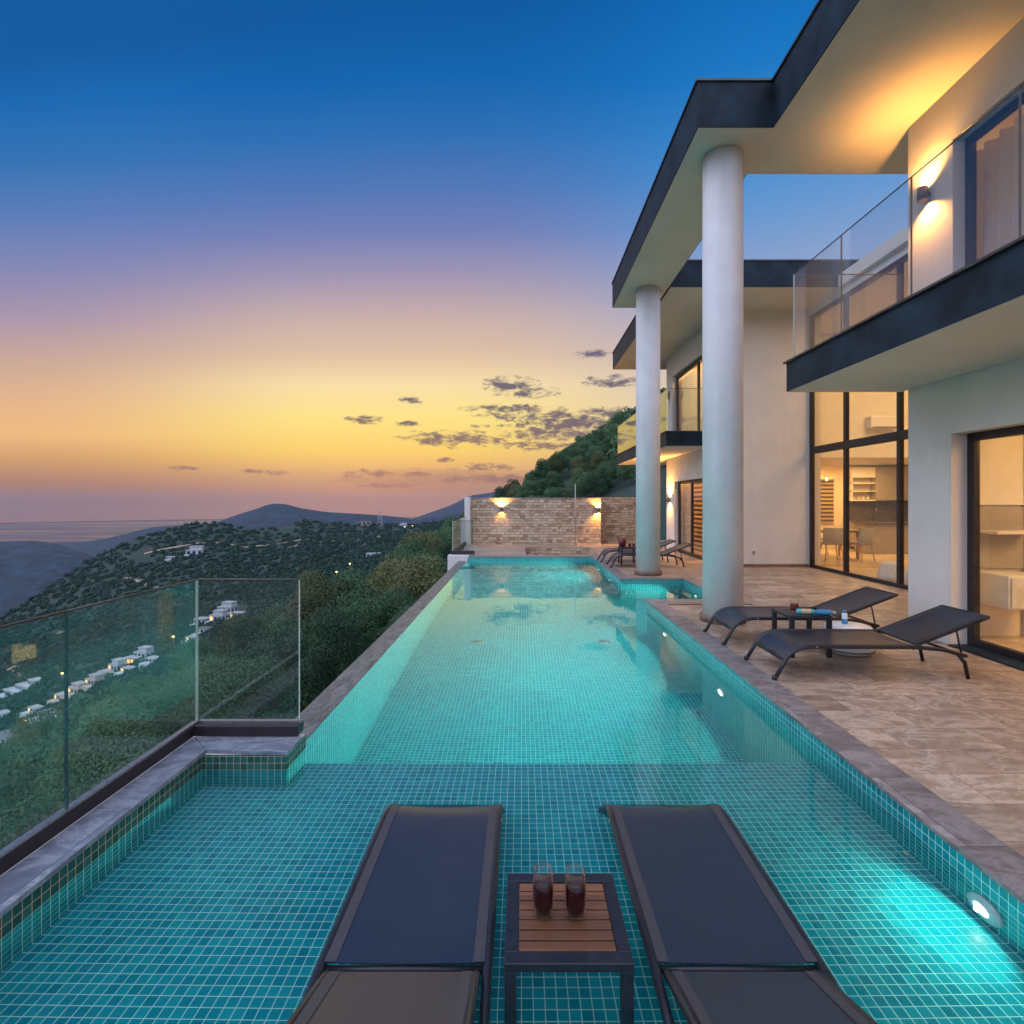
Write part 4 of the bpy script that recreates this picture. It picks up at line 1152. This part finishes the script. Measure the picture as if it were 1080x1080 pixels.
for x, y, rz, lb in [(7.05,10.35,.5,'pale cushion leaning just inside the facade glass, left of two'),(7.1,9.95,-.2,'large pale cushion leaning just inside the facade glass, right of two')]:
    t = thing('floor_cushion', lb, 'cushion', (x,y,D), rz)
    m = MB(); m.smooth = True; K = 10
    for sgn in (1,-1):
        b = len(m.v)
        for i in range(K+1):
            for j in range(K+1):
                u = i/K*2-1; v = j/K*2-1; q = (1-u**4)*(1-v**4); r_ = 1-.08*(abs(u*v))
                m.v.append((sgn*.09*q**.6+v*.13+.1, u*.2*r_, .185+v*.18*r_))
        for i in range(K):
            for j in range(K):
                a = b+i*(K+1)+j; f_ = [a,a+K+1,a+K+2,a+1]; m.face(f_ if sgn>0 else f_[::-1])
    mm = M['cushion']; me = m.build('cover', mm); me.location = (0,0,0); me.parent = t; KIDS.setdefault(t.name, []).append(me)
# low cabinet and panel in the near room
cb = thing('sideboard', 'white wall hung sideboard inside the near sliding door', 'sideboard', (5.46,5.9,.5))
m = MB(); m.box(5.20,5.72,5.72,6.098,.50,.86); part(m, 'body', 'int_white', .006, cb)
m = MB(); m.box(5.225,5.455,5.705,5.72,.52,.84); m.box(5.465,5.695,5.705,5.72,.52,.84); part(m, 'door', 'cushion', .003, cb)
wp = thing('wall_panel', 'tall pale recessed panel on the cream wall inside the near sliding door', 'wall panel', (5.46,6.12,1.5))
m = MB(); m.box(5.16,5.20,6.085,6.129,.13,2.5); m.box(5.72,5.76,6.085,6.129,.13,2.5); m.box(5.20,5.72,6.085,6.129,2.46,2.5); part(m, 'frame', 'cushion', .003, wp)
m = MB(); m.box(5.20,5.72,6.10,6.128,1.62,2.46); part(m, 'upper_panel', 'int_white', 0, wp)
m = MB(); m.box(5.20,5.72,6.10,6.128,.9,1.60); part(m, 'lower_panel', 'cab', 0, wp)
sh = thing('wall_shelf', 'thin shelf on the panel above the white sideboard', 'shelf', (5.46,6.0,1.35))
m = MB(); m.box(5.205,5.715,5.86,6.098,1.30,1.335); part(m, 'board', 'int_white', .004, sh)

# ------------------------------------------------------------------ loungers (local: +x towards the head, ground z = 0)
def bez(pts, n=8):
    out = []
    for k in range(n+1):
        u = k/n; q = [Vector(p) for p in pts]
        while len(q) > 1: q = [a.lerp(b, u) for a, b in zip(q[:-1], q[1:])]
        out.append(q[0])
    return out
LW = .292
HX, HZ = 1.225, .285
def make_lounger(label, group=None):
    t = thing('sun_lounger', label, 'sun lounger', (0,0,0), 0, group)
    rail = [Vector((0,0,0)), Vector((.075,0,.13))]+bez([(.085,0,.15),(.15,0,.285),(.34,0,.285)], 8)+[Vector((.8,0,.283)), Vector((HX,0,HZ-.005)), Vector((1.45,0,.26)), Vector((1.66,0,.205))]
    m = MB()
    for s in (-1,1):
        m.tube([(p.x, s*LW, p.z) for p in rail], .0175, 10)
    m.tube([(.10,-LW,.175),(.10,LW,.175)], .014, 8); m.tube([(HX-.02,-LW,.268),(HX-.02,LW,.268)], .013, 8); m.tube([(1.62,-LW,.214),(1.62,LW,.214)], .013, 8)
    m.build('side_frame', M['tube'], t)
    for s in (-1,1):
        m = MB(); m.tube([(1.60,s*(LW-.028),.225),(1.67,s*(LW-.028),.14),(1.70,s*(LW-.028),0)], .0165, 10); m.build('rear_leg', M['tube'], t)
        m = MB(); m.lathe([(.021,0),(.021,.03),(.018,.034)], (0,s*LW,0), 12); m.build('foot_cap', M['lamp_dark'], t)
    # sling of the seat: follows the curve of the rail, sags a little in the middle
    prof = [Vector((.085,0,.155))]+[Vector((p.x,0,p.z)) for p in rail[2:11]]+[Vector((.45,0,.285)),Vector((.6,0,.284)),Vector((.8,0,.283)),Vector((1.0,0,.283)),Vector((HX-.02,0,.283))]
    def sheet(prof, wy0, wy1, sag, n=14, dz=.012, thick=.004):
        m = MB(); m.smooth = True; P = len(prof)
        for top in (1,0):
            b = len(m.v)
            for i, p in enumerate(prof):
                tt = (prof[min(i+1,P-1)]-prof[max(i-1,0)]).normalized(); nn = Vector((-tt.z,0,tt.x))
                for j in range(n+1):
                    u = j/n; y = wy0+(wy1-wy0)*u; e = 1-(2*(y/LW/2))**2*1.0
                    q = p+nn*(dz-(0 if top else thick)-sag*max(0,1-(y/LW)**2)*min(1, i/3, (P-1-i)/2+.35))
                    m.v.append((q.x, y, q.z))
            for i in range(P-1):
                for j in range(n):
                    a = b+i*(n+1)+j; f_ = [a,a+n+1,a+n+2,a+1]; m.face(f_[::-1] if top else f_)
        return m
    m = sheet(prof, -LW+.002, LW-.002, .014); st_ = m.build('seat_sling', M['sling'], t)
    for s in (-1,1):
        m = sheet(prof, s*(LW-.052) if s>0 else -LW+.012, LW-.012 if s>0 else -(LW-.052), .014, 3, .0145); m.build('edge_band', M['band'], st_)
    # backrest
    bx, bz = HX+.03, HZ+.005; ex, ez = 1.885, .53
    back = [Vector((bx,0,bz)).lerp(Vector((ex,0,ez)), k/8) for k in range(9)]
    fr_ = MB()
    for s in (-1,1): fr_.tube([(bx-.02,s*(LW-.035),bz-.01)]+[(p.x,s*(LW-.035),p.z) for p in back], .0145, 10)
    fr_.tube([(ex,-LW+.035,ez),(ex,LW-.035,ez)], .0145, 10); fr_.tube([(bx+.02,-LW+.035,bz),(bx+.02,LW-.035,bz)], .012, 8)
    bk = fr_.build('backrest', M['tube'], t)
    m = sheet(back, -LW+.025, LW-.025, .012); sl = m.build('back_sling', M['sling'], bk)
    for s in (-1,1):
        m = sheet(back, LW-.085 if s>0 else -LW+.05, LW-.05 if s>0 else -(LW-.085), .012, 3, .0145); m.build('edge_band', M['band'], bk)
    for s in (-1,1):
        m = MB(); m.tube([(bx+.36,s*(LW-.05),bz+.13),(1.66,s*(LW-.05),.20)], .008, 8); m.build('support_strut', M['tube'], t)
        m = MB(); m.lathe([(.001,-.004),(.006,-.003),(.006,.003),(.001,.004)], (.36,s*(LW+.018),.285), 8, 'y'); m.build('bolt', M['steel'], t)
    return t
lg = [
 ('dark sling sun lounger standing in the shallow water left of the slatted table', (-.41, 3.08, ZS), R(-90), 'loungers in the shallow water'),
 ('dark sling sun lounger standing in the shallow water right of the slatted table', (.757, 3.08, ZS), R(-90), 'loungers in the shallow water'),
 ('dark sun lounger on the deck nearest the viewer, in front of the small table', (2.19, 4.93, D), 0, 'loungers on the deck'),
 ('dark sun lounger on the deck behind the small table, its foot beside the near column', (2.17, 6.04, D), 0, 'loungers on the deck'),
 ('far dark sun lounger passing behind the far column, nearer one of its pair', (2.07, 12.7, D), 0, 'loungers at the far end'),
 ('farthest dark sun lounger by the stone wall, beyond the table with the red pot', (2.0, 13.75, D), 0, 'loungers at the far end')]
proto = None
for lb, loc, rz, gr in lg:
    if proto is None: o = proto = make_lounger(lb, gr)
    else: o = copy_tree(proto, None, lb); o['group'] = gr
    o.location = loc; o.rotation_euler.z = rz

# ------------------------------------------------------------------ side tables (local, ground z = 0)
def make_table(name, label, W, H, slats, rz=0):
    t = thing(name, label, 'side table', (0,0,0))
    h = W/2; b = .047
    m = MB(); m.box(-h,h,-h,-h+b,H-.03,H); m.box(-h,h,h-b,h,H-.03,H); m.box(-h,-h+b,-h+b,h-b,H-.03,H); m.box(h-b,h,-h+b,h-b,H-.03,H)
    m.build('top_frame', M['tube'], t, bevel=.003)
    for sx in (-1,1):
        for sy in (-1,1):
            m = MB(); a = sx*(h-.021); c = sy*(h-.021); m.box(a-.02,a+.02,c-.02,c+.02,0,H-.031); m.build('leg', M['tube'], t, bevel=.002)
    if slats:
        n = 7; w = (2*(h-b)-.0075*(n+1))/n
        for k in range(n):
            y0 = -h+b+.0075+k*(w+.0075)
            m = MB(); m.box(-h+b+.002,h-b-.002,y0,y0+w,H-.024,H-.003); m.build('slat', M['wood'], t, bevel=.0015)
    else:
        m = MB(); m.box(-h+b-.002,h-b+.002,-h+b-.002,h-b+.002,H-.026,H-.002); m.build('tabletop', M['band'], t)
    return t
t1 = make_table('side_table', 'dark framed side table with reddish wooden slats standing in the shallow water', .428, .39, True)
t1.location = (.157, 1.972, ZS); TT = ZS+.387
t2 = make_table('side_table', 'small dark side table between the two near deck loungers', .41, .41, False); t2.location = (2.86, 5.485, D)
t3 = copy_tree(t2, None, 'small dark side table between the two far loungers, carrying a red pot'); t3.location = (2.62, 13.22, D)

def tumbler(x, y, z, label, r=.036, h=.165, fill=.72, drink='drink', group=None):
    t = thing('drinking_glass', label, 'glass', (x,y,z), 0, group)
    m = MB(); q = [(.001,0),(r*.72,0),(r*.92,h*.08),(r*1.0,h*.3),(r*1.0,h*.6),(r*.93,h),(r*.93-.0022,h),(r*1.0-.0025,h*.6),(r*.97-.0025,h*.3),(r*.85,h*.09),(.001,h*.055)]
    m.lathe(q, (x,y,z), 36); m.build('vessel', M['tumbler'], t)
    m = MB(); f = h*fill; m.lathe([(.001,h*.062),(r*.83,h*.095),(r*.955-.0025,h*.3),(r*.985-.0025,h*.6),(r*.955-.003,f),(.001,f)], (x,y,z), 36); m.build('drink', M[drink], t)
    return t
tumbler(.080, 1.97, TT, 'left of the two dark red drinks on the slatted table', .040, .168, .74)
tumbler(.198, 1.965, TT, 'right of the two dark red drinks on the slatted table', .040, .168, .74)
Z2 = D+.41
tumbler(2.80, 5.50, Z2, 'tumbler with a red drink on the table between the deck loungers', .043, .125, .68, 'drink_red')
def bottle(p, ang, L, r, mats, label):
    t = thing('lotion_bottle', label, 'bottle', (p[0],p[1],p[2]+r), ang)
    def put(m, n, mt):
        o = m.build(n, M[mt]); o.parent = t; KIDS.setdefault(t.name, []).append(o)
    m = MB(); m.lathe([(.001,-L/2),(r*.9,-L/2),(r,-L/2+.01),(r,L*.28),(r*.6,L*.34)], (0,0,0), 20, 'x'); put(m, 'body', mats[0])
    m = MB(); m.lathe([(r*1.01,-L*.3),(r*1.015,-L*.29),(r*1.015,L*.12),(r*1.01,L*.13)], (0,0,0), 20, 'x'); put(m, 'paper_label', mats[1])
    m = MB(); m.lathe([(r*.62,L*.33),(r*.62,L*.5),(.001,L*.5)], (0,0,0), 16, 'x'); put(m, 'cap', mats[2])
bottle((2.87,5.38,Z2), R(-8), .20, .026, ('can_teal','tan_cloth','can_teal'), 'teal lotion bottle lying on the table beside the red drink')
bottle((3.03,5.33,Z2), R(-12), .17, .028, ('can_blue','can_blue','tan_cloth'), 'blue lotion bottle lying at the right edge of the deck table')
st = thing('pouf', 'low round white pouf on the deck behind the nearest deck lounger', 'pouf', (3.36,5.52,D))
m = MB(); m.lathe([(.001,0),(.20,0),(.235,.03),(.245,.12),(.235,.23),(.20,.27),(.001,.275)], (3.36,5.52,D), 40); m.build('cover', M['white_plastic'], st)
m = MB(); m.lathe([(.236,.028),(.243,.03),(.243,.042),(.238,.045)], (3.36,5.52,D), 40); m.build('seam', M['lamp_body'], st)
t = thing('spray_can', 'white and blue spray can standing on the round pouf', 'spray can', (3.30,5.47,D+.275))
m = MB(); m.lathe([(.001,0),(.026,0),(.027,.004),(.027,.115),(.019,.13)], (3.30,5.47,D+.274), 20); m.build('body', M['can_white'], t)
m = MB(); m.lathe([(.0275,.02),(.0278,.022),(.0278,.07),(.0275,.072)], (3.30,5.47,D+.274), 20); m.build('colour_band', M['can_blue'], t)
m = MB(); m.lathe([(.018,.13),(.018,.15),(.012,.158),(.001,.158)], (3.30,5.47,D+.274), 16); m.build('cap', M['can_blue'], t)
# far table: pot and glasses
pt = thing('red_pot', 'dark red pot standing on the far side table', 'pot', (2.50,13.28,D+.41))
m = MB(); m.lathe([(.001,0),(.075,0),(.10,.10),(.105,.19),(.098,.19),(.09,.10),(.001,.02)], (2.50,13.28,D+.41), 28); m.build('body', M['red'], pt)
m = MB(); m.tube([(2.40,13.28,D+.58),(2.42,13.28,D+.66),(2.50,13.28,D+.70),(2.58,13.28,D+.66),(2.60,13.28,D+.58)], .006, 6); m.build('handle', M['red'], pt)
tumbler(2.66, 13.15, D+.41, 'left of two small red drinks on the far side table', .04, .11, .8, 'drink_red')
tumbler(2.76, 13.17, D+.41, 'right of two small red drinks on the far side table', .04, .11, .8, 'drink_red')

# ------------------------------------------------------------------ far houses, pylon, lights
def house(px, py, w, d, h, rz, label, wall='h_white', roof_='h_roof', lit=0, st=1, Y=None, group=None, name='hillside_house'):
    p = at(px, py, Y) if Y else hit(px, py)
    if p is None: p = at(px, py, 430)
    sc = 1 if Y else min(1.0, max(.36, p.y/560)); w *= sc; d *= sc; h *= sc
    z = tz(p.x, p.y); p.z = min(z, p.z)+1.2 if Y is None else z+1.2
    t = thing(name, label, 'house', p, 0, group)
    q = p-Vector((0,0,2.5))
    m = MB(); m.box(q.x-w/2,q.x+w/2,q.y-d/2,q.y+d/2,q.z,p.z+h)
    W_ = m.build('wall', M[wall], t)
    if st > 1:
        m = MB(); m.box(q.x-w*.28,q.x+w*.45,q.y-d*.3,q.y+d*.5,p.z+h+.25,p.z+h*1.9); m.build('upper_storey', M[wall], t)
        m = MB(); m.box(q.x-w*.33,q.x+w*.5,q.y-d*.4,q.y+d*.55,p.z+h*1.9+.01,p.z+h*1.9+.3); m.build('upper_roof', M[roof_], t)
    m = MB(); m.box(q.x-w*.53,q.x+w*.53,q.y-d*.56,q.y+d*.53,p.z+h+.01,p.z+h+.3); m.build('roof', M[roof_], t)
    m = MB(); m.box(q.x-w*.55,q.x+w*.62,q.y-d*.5-4,q.y-d*.5-.02,p.z-3,p.z-.1); m.build('terrace', M[wall], t)
    n = 3
    for k in range(n):
        x0 = q.x-w/2+w*(k+.2)/n; x1 = q.x-w/2+w*(k+.8)/n
        m = MB(); m.box(x0,x1,q.y-d/2-.12,q.y-d/2-.01,p.z+.3,p.z+h*.78); m.build('window', M['h_lit'] if k < lit else M['h_win'], t)
    for k in range(2):
        y0 = q.y-d/2+d*(k+.25)/2; m = MB(); m.box(q.x+w/2+.01,q.x+w/2+.12,y0,y0+d*.25,p.z+.5,p.z+h*.75); m.build('window', M['h_win'], t)
    t.rotation_euler.z = rz
    return t
HS = [
 # px, py, w, d, h, rz, label, wall, roof, lit, storeys
 (206,585,22,14,6,.3,'blue white two storey house alone high on the opposite slope','h_white','h_roof',0,2),
 (180,590,10,7,3,.2,'tiny pale shed below the lone house on the opposite slope','h_white','h_roof',0,1),
 (8,782,30,14,4.5,-.5,'long house with a dark grey roof at the lower left of the village','h_white','h_roof_d',0,1),
 (4,757,13,9,4,-.4,'house with one lit window at the left edge of the village','h_white','h_roof',1,1),
 (38,751,13,8,3.5,-.4,'low white house beside the long grey roofed house','h_white','h_roof',1,1),
 (52,757,20,11,4,-.4,'broad white house in the lowest row of the village','h_white','h_roof_d',0,1),
 (66,738,11,9,4.5,-.4,'small pink house left of the railing joint','h_pink','h_roof',1,1),
 (82,731,17,10,4.5,-.4,'pink house just right of the railing joint','h_pink','h_roof',1,2),
 (76,750,16,9,3.5,-.4,'white house below the pink houses','h_white','h_roof',1,1),
 (100,722,15,10,4.5,-.4,'cream house in the middle of the village row','h_pink','h_roof',1,2),
 (112,714,13,9,4.5,-.4,'pale house with a flat roof in the middle of the village row','h_pink','h_roof',0,1),
 (124,707,14,10,5,-.4,'two storey white house in the upper village row','h_white','h_roof',1,2),
 (140,700,15,9,5,-.3,'house with the brightest orange windows in the village','h_pink','h_roof',3,1),
 (152,694,16,10,5,-.3,'tall white house at the top of the village row','h_white','h_roof',0,2),
 (163,699,15,9,3.5,-.3,'low flat house at the right end of the village row','h_white','h_roof',0,1),
 (136,709,13,8,3,-.3,'low white building under the house with orange windows','h_white','h_roof',1,1),
 (204,676,12,8,3,-.2,'white flat roofed house beside the glass corner','h_white','h_roof',1,1),
 (214,658,13,10,4.5,-.1,'lowest white terrace house of the upper cluster','h_white','h_roof',0,1),
 (216,668,13,9,4.0,-.1,'grey roofed terrace house at the bottom of the upper cluster','h_white','h_roof_d',0,1),
 (231,655,15,10,5,-.2,'stepped white house in the middle of the upper cluster','h_white','h_roof',1,2),
 (240,646,16,10,5,-.2,'tallest white house of the upper cluster','h_white','h_roof',0,2),
 (251,652,12,9,4.5,-.2,'white house at the right end of the upper cluster','h_white','h_roof',1,1),
 (12,629,14,9,4,-.5,'pale house lowest in the row on the far left spur','h_white','h_roof',0,1),
 (25,621,14,9,4,-.5,'pale house in the middle of the far left row','h_white','h_roof',0,1),
 (38,614,14,9,4,-.5,'pale house topmost in the far left row','h_white','h_roof',0,1),
 (385,552,26,14,7,0,'flat roofed dark building on the skyline beside the pylon','h_stone','h_roof_d',0,1,1100),
 (425,560,16,9,4,0,'small hamlet house with a street light on the ridge','h_white','h_roof',0,2,1090),
 (394,588,16,9,4,.1,'lone pale house among trees below the ridge','h_white','h_roof',0,1),
]
for px,py,w,d,h,rz,lb,wa,ro,li,s_,*yy in HS: house(px,py,w,d,h,rz,lb,wa,ro,li,s_,yy[0] if yy else None)
def beacon(px, py, label):
    p = hit(px, py, 200)
    if p is None: return
    z = tz(p.x,p.y)
    t = thing('street_lamp', label, 'street lamp', (p.x,p.y,z))
    hh = 7.5
    m = MB(); m.tube([(p.x,p.y,z-1),(p.x,p.y,z+hh)], .12, 6); m.build('pole', M['steel'], t)
    m = MB(); m.lathe([(.001,-.6),(.8,-.2),(.8,.2),(.001,.6)], (p.x,p.y-.3,z+hh+.3), 10); m.build('lamp_head', emis('street_glow', (1,.50,.16,1), 7), t)
for px, py, lb in [(369,603,'orange street lamp among the trees below the ridge'),(355,612,'dim street lamp lower left of the orange one in the trees'),(427,560,'bright street lamp in the hamlet on the ridge'),(435,559,'street lamp at the right end of the hamlet'),(66,722,'street lamp above the pink house at the railing joint'),(183,683,'street lamp at the top end of the village row'),(26,776,'street lamp by the long grey roofed house')]:
    beacon(px, py, lb)
# lattice pylon on the ridge
pb = hit(401, 556) or at(401, 556, 1120)
zb = tz(pb.x, pb.y)
py_ = thing('electricity_pylon', 'lattice electricity pylon on the far ridge against the sky', 'pylon', (pb.x,pb.y,zb))
m = MB(); H_ = 40.; 
def leg_at(u): return 5.0*(1-u)**1.5+1.2
lv = [0,.18,.34,.48,.6,.7]
for sx in (-1,1):
    for sy in (-1,1):
        m.tube([(pb.x+sx*leg_at(u),pb.y+sy*leg_at(u),zb-2+u*H_) for u in lv], .38, 5)
for a, b in zip(lv[:-1], lv[1:]):
    for sy in (-1,1):
        m.tube([(pb.x-leg_at(a),pb.y+sy*leg_at(a),zb-2+a*H_),(pb.x+leg_at(b),pb.y+sy*leg_at(b),zb-2+b*H_)], .2, 4)
        m.tube([(pb.x+leg_at(a),pb.y+sy*leg_at(a),zb-2+a*H_),(pb.x-leg_at(b),pb.y+sy*leg_at(b),zb-2+b*H_)], .2, 4)
m.build('lattice_body', M['steel'], py_)
m = MB()
for s in (-1,1): m.tube([(pb.x+s*1.5,pb.y,zb-2+.7*H_),(pb.x+s*5.5,pb.y,zb-2+.98*H_)], .45, 5)
m.tube([(pb.x-11,pb.y,zb-2+.96*H_),(pb.x+11,pb.y,zb-2+.96*H_)], .45, 5)
m.build('cross_arm', M['steel'], py_)

# ------------------------------------------------------------------ air
HAZE = 2.3e-5
if HAZE:
    m = MB(); m.box(-14500, 14500, -600, 14500, -403.5, 172)
    o = m.build('haze', M['flash']); tag(o, 'thin blue evening haze in the air over the valley', 'haze', None, 'stuff')
    hm = bpy.data.materials.new('haze_air'); hm.use_nodes = True; t = NT(hm.node_tree); t.n.clear()
    out = t.new('ShaderNodeOutputMaterial'); pv = t.new('ShaderNodeVolumePrincipled')
    pv.inputs['Color'].default_value = (.54,.57,.78,1); pv.inputs['Density'].default_value = HAZE; pv.inputs['Anisotropy'].default_value = .2
    t.l.new(pv.outputs[0], out.inputs['Volume'])
    o.data.materials.clear(); o.data.materials.append(hm)
